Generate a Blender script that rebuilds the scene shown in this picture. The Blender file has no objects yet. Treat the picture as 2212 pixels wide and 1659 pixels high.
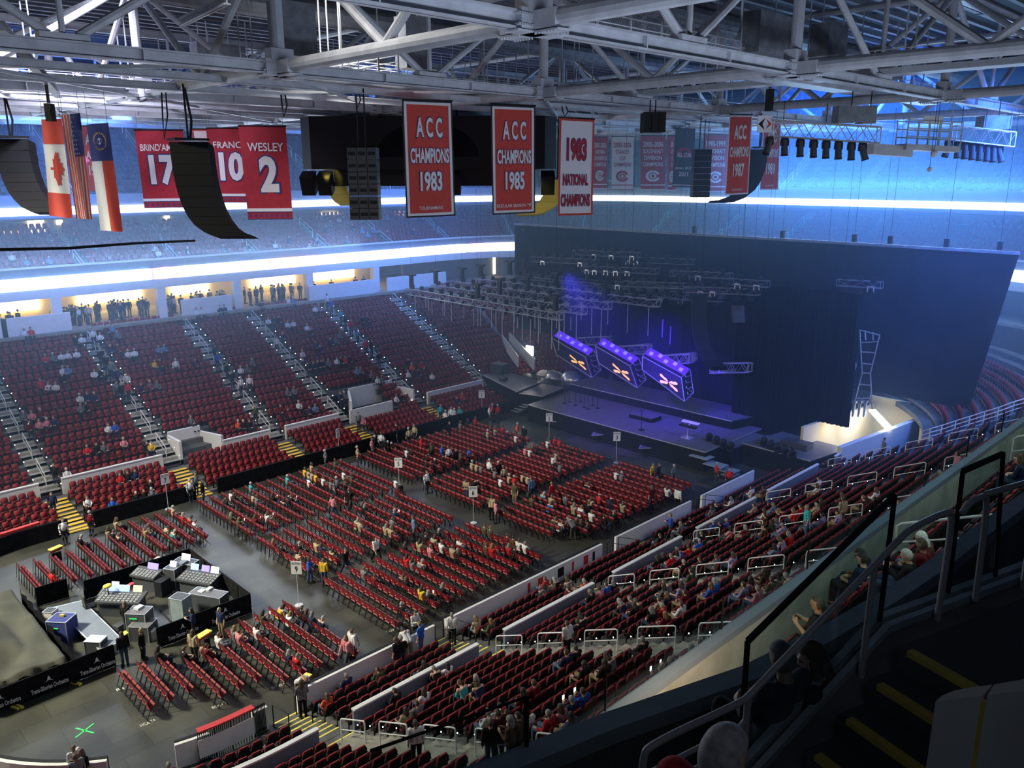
import bpy, math, random
import numpy as np
from mathutils import Vector, Matrix
random.seed(11)
D = bpy.data; SC = bpy.context.scene; COL = SC.collection
PI = math.pi; R = math.radians
# ---------------------------------------------------------------- camera
W, H, FPX = 2212, 1659, 1769.998
YAW, PITCH, ROLL = 0.793101924, -0.250482119, -0.00268088549
EYE = Vector((0.0, -41.0444603, 22.1377896))
fw = Vector((math.cos(YAW)*math.cos(PITCH), math.sin(YAW)*math.cos(PITCH), math.sin(PITCH)))
r0 = fw.cross(Vector((0, 0, 1))).normalized(); u0 = r0.cross(fw)
rt = math.cos(ROLL)*r0 + math.sin(ROLL)*u0; up = -math.sin(ROLL)*r0 + math.cos(ROLL)*u0
cam = D.cameras.new('camera'); cam.sensor_width = 36.0; cam.lens = FPX/W*36.0
cam.clip_start = 0.1; cam.clip_end = 500
camo = D.objects.new('camera', cam); COL.objects.link(camo)
m = Matrix.Identity(4)
for i in range(3):
    m[i][0] = rt[i]; m[i][1] = up[i]; m[i][2] = -fw[i]; m[i][3] = EYE[i]
camo.matrix_world = m
SC.camera = camo
def ray(x, y): return fw + rt*((x-W/2)/FPX) - up*((y-H/2)/FPX)
def at(x, y, d): return EYE + ray(x, y)*d
def onz(x, y, z): d = ray(x, y); return EYE + d*((z-EYE.z)/d.z)
def onx(x, y, X): d = ray(x, y); return EYE + d*((X-EYE.x)/d.x)
def ony(x, y, Y): d = ray(x, y); return EYE + d*((Y-EYE.y)/d.y)
def onpl(x, y, p0, n): d = ray(x, y); return EYE + d*((Vector(p0)-EYE).dot(n)/d.dot(n))
def px(p):
    q = Vector(p)-EYE; z = q.dot(fw)
    if z < .2: return (-9999, -9999, z)
    return (W/2+FPX*q.dot(rt)/z, H/2-FPX*q.dot(up)/z, z)
# ---------------------------------------------------------------- world, exposure, lights
SC.view_settings.view_transform = 'Standard'; SC.view_settings.look = 'None'
SC.view_settings.exposure = 0.0; SC.view_settings.gamma = 1.0
SC.view_settings.use_curve_mapping = False
wd = D.worlds.new('world'); SC.world = wd; wd.use_nodes = True
bg = wd.node_tree.nodes['Background']; bg.inputs[0].default_value = (0.35, 0.5, 1.0, 1); bg.inputs[1].default_value = 0.028
cy = SC.cycles
cy.max_bounces = 4; cy.diffuse_bounces = 2; cy.glossy_bounces = 2; cy.transmission_bounces = 3; cy.transparent_max_bounces = 8
cy.volume_bounces = 0; cy.caustics_reflective = False; cy.caustics_refractive = False
cy.use_denoising = True; cy.use_adaptive_sampling = True; cy.adaptive_threshold = 0.03; cy.sample_clamp_indirect = 3.0
def area(name, loc, to, size, power, col, spread=PI):
    l = D.lights.new(name, 'AREA'); l.shape = 'SQUARE'; l.size = size; l.energy = power; l.color = col; l.spread = spread
    o = D.objects.new(name, l); COL.objects.link(o); o.location = loc
    o.rotation_euler = (Vector(to)-Vector(loc)).to_track_quat('-Z', 'Y').to_euler(); return o
def spot(name, loc, to, power, col, ang=40, r=.3, blend=.5):
    l = D.lights.new(name, 'SPOT'); l.energy = power; l.color = col; l.spot_size = R(ang); l.spot_blend = blend; l.shadow_soft_size = r
    o = D.objects.new(name, l); COL.objects.link(o); o.location = loc
    o.rotation_euler = (Vector(to)-Vector(loc)).to_track_quat('-Z', 'Y').to_euler(); return o
area('house_light_main', (-12, 10, 31), (14, -3, 0), 5, 8800, (1.0, .95, .72), R(80))
area('house_light_far', (14, 6, 32), (24, 26, 4), 6, 2700, (.86, .82, 1.0), R(110))
area('house_light_mid', (26, -2, 32), (30, -2, 0), 5, 1100, (1.0, .96, .88), R(80))
area('house_light_near', (14, -14, 31), (22, -22, 3), 4, 550, (1.0, .95, .88), R(100))
area('blue_fill_end', (76, -6, 30), (92, -8, 8), 14, 12000, (.045, .19, 1.0), R(130))  # unseen blue fill lamps added to colour the haze and far stands
area('blue_fill_far', (56, 22, 27.5), (55, 46, 12), 12, 6000, (.08, .24, 1.0), R(120))
area('blue_fill_left', (20, 26, 27.5), (24, 50, 14), 10, 3600, (.10, .26, 1.0), R(120))
area('blue_fill_curtain', (58, -30, 26.5), (66, -14, 6), 6, 4200, (.06, .20, 1.0), R(100))  # added to turn the haze before the curtain bluer
def fill_strip(name, loc, to, w, power, col):  # unseen strip lamps added to brighten the roof steel
    o = area(name, loc, to, 1, power, col, R(160)); o.data.shape = 'RECTANGLE'; o.data.size = w; o.data.size_y = .8
fill_strip('steel_fill_far', (26, 33.0, 15.2), (20, -6, 29), 44, 6500, (.66, .78, 1.0))
fill_strip('steel_fill_near', (18, -34.3, 17.5), (20, -12, 29), 36, 1900, (.70, .80, 1.0))
fill_strip('steel_fill_end', (80, -8, 21), (48, -12, 29), 26, 6000, (.22, .48, 1.0))
spot('stage_purple', (46, 0, 15), (57, 0, 1.6), 14000, (.10, .035, 1.0), 60, .5)
area('stage_purple_back', (54, -2, 10), (62, -3, 1), 4, 650, (.06, .025, 1.0), R(90))
# ---------------------------------------------------------------- materials
def mat(name, col, rough=.6, metal=0, var=0, scale=8, emit=None, bump=0, alpha=1, spec=.5, objcol=False, dirt=None):
    M_ = D.materials.new(name); M_.use_nodes = True; nt = M_.node_tree; b = nt.nodes['Principled BSDF']
    b.inputs['Base Color'].default_value = (*col, 1); b.inputs['Roughness'].default_value = rough; b.inputs['Metallic'].default_value = metal
    b.inputs['Specular IOR Level'].default_value = spec
    L = nt.links
    if objcol:
        oi = nt.nodes.new('ShaderNodeObjectInfo'); L.new(oi.outputs['Color'], b.inputs['Base Color'])
    if var or dirt:
        tc = nt.nodes.new('ShaderNodeTexCoord'); nz = nt.nodes.new('ShaderNodeTexNoise'); nz.inputs['Scale'].default_value = scale
        nz.inputs['Detail'].default_value = 3; L.new(tc.outputs['Object'], nz.inputs['Vector'])
        mx = nt.nodes.new('ShaderNodeMix'); mx.data_type = 'RGBA'
        if objcol: L.new(oi.outputs['Color'], mx.inputs[6])
        else: mx.inputs[6].default_value = (*col, 1)
        d2 = dirt or tuple(c*(1-var) for c in col); 
        if objcol:
            mu = nt.nodes.new('ShaderNodeMix'); mu.data_type = 'RGBA'; mu.blend_type = 'MULTIPLY'; mu.inputs[0].default_value = 1
            L.new(oi.outputs['Color'], mu.inputs[6]); mu.inputs[7].default_value = (1-var, 1-var, 1-var, 1); L.new(mu.outputs[2], mx.inputs[7])
        else: mx.inputs[7].default_value = (*d2, 1)
        rp = nt.nodes.new('ShaderNodeMapRange'); rp.inputs[1].default_value = .38; rp.inputs[2].default_value = .62
        L.new(nz.outputs['Fac'], rp.inputs[0]); L.new(rp.outputs[0], mx.inputs[0]); L.new(mx.outputs[2], b.inputs['Base Color'])
        if bump:
            bp = nt.nodes.new('ShaderNodeBump'); bp.inputs['Strength'].default_value = bump; bp.inputs['Distance'].default_value = .05
            L.new(nz.outputs['Fac'], bp.inputs['Height']); L.new(bp.outputs[0], b.inputs['Normal'])
    if emit:
        b.inputs['Emission Color'].default_value = (*emit[0], 1); b.inputs['Emission Strength'].default_value = emit[1]
    return M_
def glassmat(name, tint=(.75, .85, .88), fac=.12):
    M_ = D.materials.new(name); M_.use_nodes = True; nt = M_.node_tree; nt.nodes.clear()
    o = nt.nodes.new('ShaderNodeOutputMaterial'); t = nt.nodes.new('ShaderNodeBsdfTransparent'); g = nt.nodes.new('ShaderNodeBsdfGlossy'); x = nt.nodes.new('ShaderNodeMixShader')
    t.inputs[0].default_value = (*tint, 1); g.inputs['Roughness'].default_value = .05; x.inputs[0].default_value = fac
    nt.links.new(t.outputs[0], x.inputs[1]); nt.links.new(g.outputs[0], x.inputs[2]); nt.links.new(x.outputs[0], o.inputs[0]); return M_
M = {}
M['steel'] = mat('painted_steel', (.55, .58, .64), .5, 0, .18, 1.5)
M['steel_dk'] = mat('grey_steel', (.22, .24, .28), .55, 0, .3, 2)
M['galv'] = mat('galvanised', (.5, .52, .55), .4, .6)
M['alu'] = mat('aluminium', (.72, .74, .78), .35, .7)
M['black'] = mat('black_paint', (.010, .011, .014), .6, spec=.25)
M['blackcloth'] = mat('black_cloth', (.011, .012, .015), .9, 0, .4, 3, spec=.1)
M['drape'] = mat('black_drape', (.010, .012, .018), .9, 0, .45, .6, spec=.1)
M['deckdark'] = mat('roof_deck_dark', (.03, .03, .035), .8)
M['purlin'] = mat('roof_purlin_grey', (.20, .20, .23), .7)
M['conc'] = mat('concrete', (.34, .34, .32), .85, 0, .3, 1.3, bump=.2)
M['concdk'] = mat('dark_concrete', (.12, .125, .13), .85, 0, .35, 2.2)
M['navyseat'] = mat('red_plastic_blue_gloom', (.012, .02, .06), .55)  # red top-tier seats with the blue gloom put into their colour
M['tread'] = mat('step_concrete', (.30, .29, .25), .85, 0, .25, 2)
M['white'] = mat('white_paint', (.74, .75, .77), .55, 0, .06, 2)
M['offwhite'] = mat('offwhite', (.66, .65, .6), .6, 0, .1, 1)
M['greywall'] = mat('slate_blue_wall', (.16, .19, .25), .6, 0, .1, 1.5)
M['yellow'] = mat('yellow_nosing', (.75, .48, .04), .6)
M['yellowpale'] = mat('yellow_line', (.85, .74, .12), .6)
M['red'] = mat('red_plastic', (.22, .010, .018), .5, 0, .15, 6)
M['redcush'] = mat('red_cushion', (.25, .010, .016), .75, 0, .2, 10)
M['redbright'] = mat('red_paint', (.55, .03, .03), .5)
M['seatblk'] = mat('black_plastic', (.010, .010, .012), .55, spec=.25)
M['teal'] = mat('grey_teal_paint', (.24, .30, .33), .6, 0, .15, 3)
M['pipe'] = mat('grey_pipe', (.30, .31, .31), .45)
M['railw'] = mat('light_rail', (.72, .73, .75), .4)
M['glass'] = glassmat('clear_glass', (.87, .92, .93), .07)
M['glassd'] = glassmat('clear_glass_rail', (.86, .92, .93), .05)
M['skin'] = mat('skin', (.55, .33, .24), .6, objcol=True)
M['cloth'] = mat('cloth', (.5, .5, .5), .85, objcol=True, var=.3, scale=9, spec=.2)
M['hair'] = mat('hair', (.1, .07, .05), .7, objcol=True, var=.35, scale=30)
M['warm'] = mat('warm_lamp', (1, .9, .6), .5, emit=((1.0, .74, .32), 8.0))
M['fluo'] = mat('fluorescent_tube', (1, 1, 1), .5, emit=((.85, .95, 1), 22))
M['spotlamp'] = mat('white_lamp_face', (1, 1, 1), .5, emit=((1, .95, .92), 60))
M['steplamp'] = mat('step_lamp', (1, 1, .9), .5, emit=((1, .97, .85), 6))
M['screen'] = mat('screen_glow', (.2, .4, .9), .3, emit=((.45, .6, 1), 1.1))
M['screenw'] = mat('laptop_glow', (.8, .9, 1), .3, emit=((.8, .9, 1), 1.8))
M['phone'] = mat('phone_screen', (1, 1, 1), .3, emit=((1, 1, .9), 2.5))
M['tarp'] = mat('olive_tarp', (.055, .056, .042), .75, 0, .3, 1.2, bump=.3)
M['tape_g'] = mat('green_tape', (.05, .75, .18), .5)
M['tape_w'] = mat('white_tape', (.7, .72, .66), .6)
M['case'] = mat('flight_case', (.05, .055, .065), .5)
M['purple'] = mat('purple_led', (.05, .02, .4), .4, emit=((.085, .02, 1.0), 1.1))
M['lilac'] = mat('lilac_led', (.3, .25, .6), .4, emit=((.28, .24, .85), .8))
M['orange'] = mat('orange_led', (.8, .4, .1), .4, emit=((1.0, .5, .12), 1.1))
M['stagetop'] = mat('stage_deck', (.13, .13, .15), .45, 0, .2, 2)
M['bred'] = mat('banner_red', (.62, .065, .05), .75, 0, .08, 3)
M['bcrim'] = mat('banner_crimson', (.42, .018, .04), .75, 0, .12, 3)
M['bwhite'] = mat('banner_white', (.78, .78, .82), .75)
M['bblack'] = mat('banner_black', (.02, .02, .03), .75)
M['bnavy'] = mat('flag_navy', (.03, .045, .20), .75)
M['gold'] = mat('seal_gold', (.55, .36, .06), .6)
M['ylw_lit'] = mat('yellow_lit_speaker', (.6, .5, .08), .6)  # yellow light on the speakers put into their base colour
M['cream'] = mat('cream_wall', (.75, .65, .42), .7)
M['carpet'] = mat('dark_floor', (.035, .037, .045), .9)
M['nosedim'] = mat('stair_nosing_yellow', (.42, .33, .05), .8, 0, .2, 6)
M['foil'] = mat('foil_cover', (.6, .62, .66), .3, .8, .3, 5, bump=.5)
# ---------------------------------------------------------------- mesh builder
class MB:
    def __init__(s): s.v = []; s.f = []; s.mi = []; s.m = 0
    def add(s, vs, fs):
        k = len(s.v); s.v += [tuple(v) for v in vs]; s.f += [[i+k for i in f] for f in fs]; s.mi += [s.m]*len(fs); return s
    def obox(s, c, ax, ay, az):
        c, ax, ay, az = map(Vector, (c, ax, ay, az)); vs = []
        for k in (-1, 1):
            for j in (-1, 1):
                for i in (-1, 1): vs.append(c+ax*i+ay*j+az*k)
        return s.add(vs, [(0, 2, 3, 1), (4, 5, 7, 6), (0, 1, 5, 4), (2, 6, 7, 3), (0, 4, 6, 2), (1, 3, 7, 5)])
    def box(s, c, sz, yaw=0):
        a, b = math.cos(yaw), math.sin(yaw)
        return s.obox(c, (a*sz[0]/2, b*sz[0]/2, 0), (-b*sz[1]/2, a*sz[1]/2, 0), (0, 0, sz[2]/2))
    def bar(s, p, q, w, h, upv=(0, 0, 1)):
        p, q = Vector(p), Vector(q); d = (q-p)
        if d.length < 1e-6: return s
        n = d.normalized(); u = Vector(upv)
        if abs(n.dot(u)) > .97: u = Vector((1, 0, 0))
        sd = n.cross(u).normalized(); uu = sd.cross(n)
        return s.obox((p+q)/2, d/2, sd*w/2, uu*h/2)
    def ibeam(s, p, q, w, h, t=.05):
        p, q = Vector(p), Vector(q); uz = Vector((0, 0, h/2-t/2))
        s.bar(p, q, t*.8, h); s.bar(p+uz, q+uz, w, t); s.bar(p-uz, q-uz, w, t); return s
    def cyl(s, p, q, r, r2=None, n=8, caps=True):
        p, q = Vector(p), Vector(q); d = (q-p)
        if d.length < 1e-6: return s
        r2 = r if r2 is None else r2
        nn = d.normalized(); u = Vector((0, 0, 1)) if abs(nn.z) < .9 else Vector((1, 0, 0)); a = nn.cross(u).normalized(); b = nn.cross(a)
        vs = []
        for i in range(n):
            t = 2*PI*i/n; o = a*math.cos(t)+b*math.sin(t); vs += [p+o*r, q+o*r2]
        fs = [(2*i, 2*i+1, (2*i+3) % (2*n), (2*i+2) % (2*n)) for i in range(n)]
        if caps: fs += [tuple(range(0, 2*n, 2))[::-1], tuple(range(1, 2*n, 2))]
        return s.add(vs, fs)
    def tube(s, pts, r, n=8):
        pts = [Vector(p) for p in pts]; vs = []; N = len(pts); pa = None
        for i, p in enumerate(pts):
            d = ((pts[min(i+1, N-1)]-pts[max(i-1, 0)])).normalized()
            if pa is None:
                u = Vector((0, 0, 1)) if abs(d.z) < .9 else Vector((1, 0, 0)); a = d.cross(u).normalized()
            else: a = (pa-d*pa.dot(d)).normalized()
            pa = a; b = d.cross(a)
            for k in range(n):
                t = 2*PI*k/n; vs.append(p+(a*math.cos(t)+b*math.sin(t))*r)
        fs = []
        for i in range(N-1):
            for k in range(n): fs.append((i*n+k, i*n+(k+1) % n, (i+1)*n+(k+1) % n, (i+1)*n+k))
        fs += [tuple(range(n))[::-1], tuple(range((N-1)*n, N*n))]
        return s.add(vs, fs)
    def prism(s, poly, z0, z1):
        n = len(poly); vs = [(p[0], p[1], z0) for p in poly]+[(p[0], p[1], z1) for p in poly]
        return s.add(vs, [tuple(range(n))[::-1], tuple(range(n, 2*n))]+[(i, (i+1) % n, n+(i+1) % n, n+i) for i in range(n)])
    def ext(s, poly, dv):
        poly = [Vector(p) for p in poly]; dv = Vector(dv); n = len(poly)
        return s.add(poly+[p+dv for p in poly], [tuple(range(n))[::-1], tuple(range(n, 2*n))]+[(i, (i+1) % n, n+(i+1) % n, n+i) for i in range(n)])
    def sph(s, c, r, sc=(1, 1, 1), nu=10, nv=7):
        c = Vector(c); vs = [c+Vector((0, 0, r*sc[2]))]
        for j in range(1, nv):
            t = PI*j/nv
            for i in range(nu):
                f = 2*PI*i/nu; vs.append(c+Vector((r*sc[0]*math.sin(t)*math.cos(f), r*sc[1]*math.sin(t)*math.sin(f), r*sc[2]*math.cos(t))))
        vs.append(c-Vector((0, 0, r*sc[2]))); fs = [(0, 1+i, 1+(i+1) % nu) for i in range(nu)]
        for j in range(nv-2):
            for i in range(nu): a = 1+j*nu+i; b = 1+j*nu+(i+1) % nu; fs.append((a, a+nu, b+nu, b))
        k = len(vs)-1; o = 1+(nv-2)*nu; fs += [(k, o+(i+1) % nu, o+i) for i in range(nu)]
        return s.add(vs, fs)
    def sheet(s, rows):
        n = len(rows[0]); vs = [p for r_ in rows for p in r_]; fs = []
        for j in range(len(rows)-1):
            for i in range(n-1): fs.append((j*n+i, j*n+i+1, (j+1)*n+i+1, (j+1)*n+i))
        return s.add(vs, fs)
    def mesh(s, name, mats, smooth=False):
        me = D.meshes.new(name); me.from_pydata(s.v, [], s.f)
        for mm in (mats if isinstance(mats, (list, tuple)) else [mats]): me.materials.append(M[mm] if isinstance(mm, str) else mm)
        if any(s.mi): me.polygons.foreach_set('material_index', s.mi)
        if smooth: me.polygons.foreach_set('use_smooth', [True]*len(me.polygons))
        me.update(); return me
    def build(s, name, mats, parent=None, smooth=False, kind=None):
        o = D.objects.new(name, s.mesh(name, mats, smooth)); COL.objects.link(o)
        if parent is not None: o.parent = parent
        if kind: o['kind'] = kind
        return o
def tag(o, label, cat, group=None, kind=None):
    o['label'] = label; o['category'] = cat
    if group: o['group'] = group
    if kind: o['kind'] = kind
    return o
def empty(name, loc=(0, 0, 0), rz=0):
    o = D.objects.new(name, None); COL.objects.link(o); o.location = loc; o.rotation_euler = (0, 0, rz); return o
def copy_tree(o, parent=None):
    c = o.copy(); COL.objects.link(c)
    if parent is not None: c.parent = parent
    for ch in o.children: copy_tree(ch, c)
    return c
ORD = 'zeroth first second third fourth fifth sixth seventh eighth ninth tenth eleventh twelfth thirteenth fourteenth fifteenth sixteenth seventeenth eighteenth nineteenth twentieth'.split()
def od(n):
    if n <= 20: return ORD[n]
    return '%dth' % n if n % 10 not in (1, 2, 3) or n % 100 in (11, 12, 13) else '%d%s' % (n, {1: 'st', 2: 'nd', 3: 'rd'}[n % 10])
# ================================================================ the bowl
XA, XB, YC, RC = 12.0, 56.0, 4.5, 8.5
def bowl(side, s, d):
    """point on the ring at offset d outside the rink boards; returns x, y, inward yaw"""
    sg = -1 if side == 'N' else 1
    r = RC+d
    if s < XA: f = (XA-s)/13.5; x = XA-r*math.sin(f); y = YC+r*math.cos(f); nx, ny = -math.sin(f), math.cos(f)
    elif s > XB+13.5*PI/2: x = XB+r; y = YC-(s-XB-13.5*PI/2); nx, ny = 1, 0
    elif s > XB: f = (s-XB)/13.5; x = XB+r*math.sin(f); y = YC+r*math.cos(f); nx, ny = math.sin(f), math.cos(f)
    else: x = s; y = YC+r; nx, ny = 0, 1
    return x, sg*y, math.atan2(-sg*ny, -nx)
def stations(a, b):
    st = [a]
    s = a
    while s < b-1e-6:
        if XA-1e-6 <= s < XB-1e-6: s = min(b, XB)
        else: s = min(s+1.0, b, XA if s < XA-1e-6 else 1e9)
        st.append(s)
    return st
NL = [(0.5+.86*i, .12+.25*i) for i in range(4)]           # lower rows near: (d of tread front, z)
NU = [(4.2+.85*i, 1.25+.41*i) for i in range(17)]
FL = [(0.55+.92*i, .08+.2*i) for i in range(5)]
FU = [(5.4+.87*i, 1.25+.42*i) for i in range(19)]
N_AISLE = [14.2, 22.3, 30.2, 38.0, 46.3, 55.2]
F_AISLE = [6.4, 14.3, 22.6, 31.2, 37.8, 46.1, 54.9]
def hole(side, s, d): return side == 'N' and 57.2 < s and d < 9.2 or side == 'F' and 38.4 < s < 43.2 and 5.0 < d < 8.4
def terrace(side, rows, name, mt, s0, s1):
    b = MB()
    for i, (d, z) in enumerate(rows):
        d2 = rows[i+1][0] if i+1 < len(rows) else d+.95
        zp = rows[i-1][1] if i else max(0, z-.42)
        st = stations(s0, s1); cuts = [57.2] if side == 'N' else [38.4, 43.2]
        st = sorted(set(st+[c for c in cuts if s0 < c < s1]))
        for a, c in zip(st[:-1], st[1:]):
            if hole(side, (a+c)/2, d): continue
            P = [bowl(side, q, e)[:2] for q, e in ((a, d), (c, d), (c, d2), (a, d2))]
            b.add([(*P[0], z), (*P[1], z), (*P[2], z), (*P[3], z), (*P[0], zp), (*P[1], zp)], [(0, 1, 2, 3), (4, 5, 1, 0)])
    return b.build(name, mt, kind='structure')
# floor
fm = D.materials.new('arena_floor'); fm.use_nodes = True; nt = fm.node_tree; b_ = nt.nodes['Principled BSDF']
tc = nt.nodes.new('ShaderNodeTexCoord'); br = nt.nodes.new('ShaderNodeTexBrick'); nz = nt.nodes.new('ShaderNodeTexNoise'); mx = nt.nodes.new('ShaderNodeMix'); mx.data_type = 'RGBA'; mx.blend_type = 'MULTIPLY'
br.inputs['Scale'].default_value = 1; br.inputs['Brick Width'].default_value = 2.4; br.inputs['Row Height'].default_value = 1.2; br.inputs['Mortar Size'].default_value = .012
br.inputs['Color1'].default_value = (.040, .042, .038, 1); br.inputs['Color2'].default_value = (.058, .059, .050, 1); br.inputs['Mortar'].default_value = (.022, .022, .02, 1)
nz.inputs['Scale'].default_value = .35; nz.inputs['Detail'].default_value = 4
cr = nt.nodes.new('ShaderNodeValToRGB'); cr.color_ramp.elements[0].color = (.55, .55, .55, 1); cr.color_ramp.elements[0].position = .35; cr.color_ramp.elements[1].color = (1.25, 1.25, 1.2, 1); cr.color_ramp.elements[1].position = .65
for a_, c_ in ((tc.outputs['Object'], br.inputs['Vector']), (tc.outputs['Object'], nz.inputs['Vector']), (nz.outputs['Fac'], cr.inputs[0]), (br.outputs['Color'], mx.inputs[6]), (cr.outputs[0], mx.inputs[7]), (mx.outputs[2], b_.inputs['Base Color'])): nt.links.new(a_, c_)
mx.inputs[0].default_value = 1; b_.inputs['Roughness'].default_value = .38
MB().add([(-20, -32, 0), (98, -32, 0), (98, 40, 0), (-20, 40, 0)], [(0, 1, 2, 3)]).build('floor', fm, kind='structure')
# rink boards -------------------------------------------------------
def ring_wall(side, s0, s1, d0, d1, z0, z1, mb):
    st = stations(s0, s1)
    for a, c in zip(st[:-1], st[1:]):
        P = [bowl(side, q, e)[:2] for q, e in ((a, d0), (c, d0), (c, d1), (a, d1))]
        mb.add([(*p, z) for z in (z0, z1) for p in P], [(3, 2, 1, 0), (4, 5, 6, 7), (0, 1, 5, 4), (1, 2, 6, 5), (2, 3, 7, 6), (3, 0, 4, 7)])
    return mb
def boards(s0, s1, hgt=1.05, lip=True):
    o = ring_wall('N', s0, s1, 0, .16, 0, hgt, MB()).build('rink_boards', 'white', kind='structure')
    if lip:
        c = ring_wall('N', s0, s1, -.14, -.0, 0, hgt+.03, MB()).build('board_drape', 'black', o)
    return o
boards(-14, 4.6); boards(8.3, 10.3); boards(12.7, 13.35); boards(14.7, 22.2); boards(22.9, 34.9); boards(36.2, 44.2); boards(45.5, 52.4)
ring_wall('F', -10, 13.7, -.02, .16, 0, 1.1, MB()).build('rink_boards', 'blackcloth', kind='structure')
for a, c in ((15.2, 22.0), (23.6, 54.0)): ring_wall('F', a, c, -.02, .16, 0, 1.12, MB()).build('rink_boards', 'blackcloth', kind='structure')
# advertising marks on the near boards (inner face as seen from the stand)
for s0, s1, mt in ((28.6, 28.8, 'redbright'), (29.4, 29.8, 'redbright'), (31.0, 31.5, 'black'), (32.2, 32.35, 'redbright'), (33.2, 33.6, 'redbright'), (34.0, 34.2, 'black')):
    ring_wall('N', s0, s1, .162, .172, .3, .85, MB()).build('board_advert', mt, kind='structure')
terrace('N', NL, 'terrace_near_lower', 'concdk', -6, 57); terrace('N', NU, 'terrace_near_upper', 'concdk', -8, 81.7)  # near upper treads: shade beyond the step lights put into darker concrete
terrace('F', FL, 'terrace_far_lower', 'concdk', -6, 54); terrace('F', FU, 'terrace_far_upper', 'concdk', -10, 81.7)
# low wall between lower and upper rows
def barrier(side, s0, s1, d, z0, z1, mt, cap='white', t=.14, capt=.2):
    o = ring_wall(side, s0, s1, d-t/2, d+t/2, z0, z1-.06, MB()).build('barrier_wall', mt, kind='structure')
    ring_wall(side, s0, s1, d-capt/2, d+capt/2, z1-.07, z1, MB()).build('wall_cap', cap, o); return o
for a, c in ((-4, 13.4), (14.95, 21.5), (23.1, 29.4), (31.0, 37.2), (38.8, 45.5), (47.1, 54.3)): barrier('N', a, c, 4.02, .5, 2.1, 'greywall')
barrier('N', 56.2, 57.3, 4.4, .5, 2.3, 'greywall')
for a, c in ((-2, 5.8), (7.0, 13.6), (15.0, 21.9), (26.6, 30.6), (32.0, 37.2), (47.0, 54.2)): barrier('F', a, c, 5.2, .9, 2.1, 'white', t=.18, capt=.24)
# the pocket with the stepped-back wall and the dark stair mouth further along
def wallseg(p, q, z0, z1, mt='white', t=.2, name='barrier_wall'):
    return MB().obox(((p[0]+q[0])/2, (p[1]+q[1])/2, (z0+z1)/2), ((q[0]-p[0])/2, (q[1]-p[1])/2, 0), (Vector((-(q[1]-p[1]), q[0]-p[0], 0)).normalized()*t/2), (0, 0, (z1-z0)/2)).build(name, mt, kind='structure')
wallseg((23.4, 20.6), (25.9, 20.6), 1.0, 2.95); wallseg((25.9, 20.6), (26.6, 18.2), .9, 2.5); wallseg((23.4, 18.4), (23.4, 20.6), .8, 2.7)
wallseg((38.3, 18.2), (42.9, 18.2), .9, 2.1); wallseg((38.5, 18.2), (40.4, 21.4), 1.0, 2.9); wallseg((40.4, 21.4), (45.2, 21.4), 1.2, 3.1); wallseg((45.2, 21.4), (45.6, 18.4), .9, 2.6)
ring_wall('N', 67.2, 81.7, 9.3, 9.45, 0, 3.75, MB()).build('wall_end', 'concdk', kind='structure')
# aisle stairs ------------------------------------------------------
def stairs(side, s, wid, rows, top, name, mt, nose_of):
    b = MB(); yl = MB(); k = 0
    for i, (d, z) in enumerate(rows):
        dn, zn = rows[i+1] if i+1 < len(rows) else (d+.86, z+.4)
        zp = rows[i-1][1] if i else 0
        for d0, d1, zz in ((d-.44, d, (z+zp)/2+.01), (d, dn-.44, z+.012)):
            P = [bowl(side, q, e)[:2] for q, e in ((s-wid/2, d0), (s+wid/2, d0), (s+wid/2, d1), (s-wid/2, d1))]
            b.add([(*p, q) for q in (zz-.22, zz) for p in P], [(3, 2, 1, 0), (4, 5, 6, 7), (0, 1, 5, 4), (1, 2, 6, 5), (2, 3, 7, 6), (3, 0, 4, 7)])
            w_ = nose_of(i)
            if w_:
                P = [bowl(side, q, e)[:2] for q, e in ((s-wid/2+.03, d0-.004), (s+wid/2-.03, d0-.004), (s+wid/2-.03, d0+w_), (s-wid/2+.03, d0+w_))]
                yl.add([(*p, q) for q in (zz-.03, zz+.006) for p in P], [(3, 2, 1, 0), (4, 5, 6, 7), (0, 1, 5, 4), (1, 2, 6, 5), (2, 3, 7, 6), (3, 0, 4, 7)])
            k += 1
    o = b.build(name, mt, kind='structure')
    if yl.v: yl.build('step_nosing', 'yellow' if side == 'F' else 'yellowpale', o)
    return o
for s in N_AISLE:
    stairs('N', s, 1.3, NL, 0, 'aisle_stairs', 'concdk', lambda i: .07)
    stairs('N', s, 1.25, NU[:15], 0, 'aisle_stairs', 'tread', lambda i: 0 if i else .05)
for s in F_AISLE:
    stairs('F', s, 1.4, FL, 0, 'aisle_stairs', 'concdk', lambda i: .30)
    stairs('F', s, 1.3, FU, 0, 'aisle_stairs', 'conc', lambda i: 0)
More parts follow.
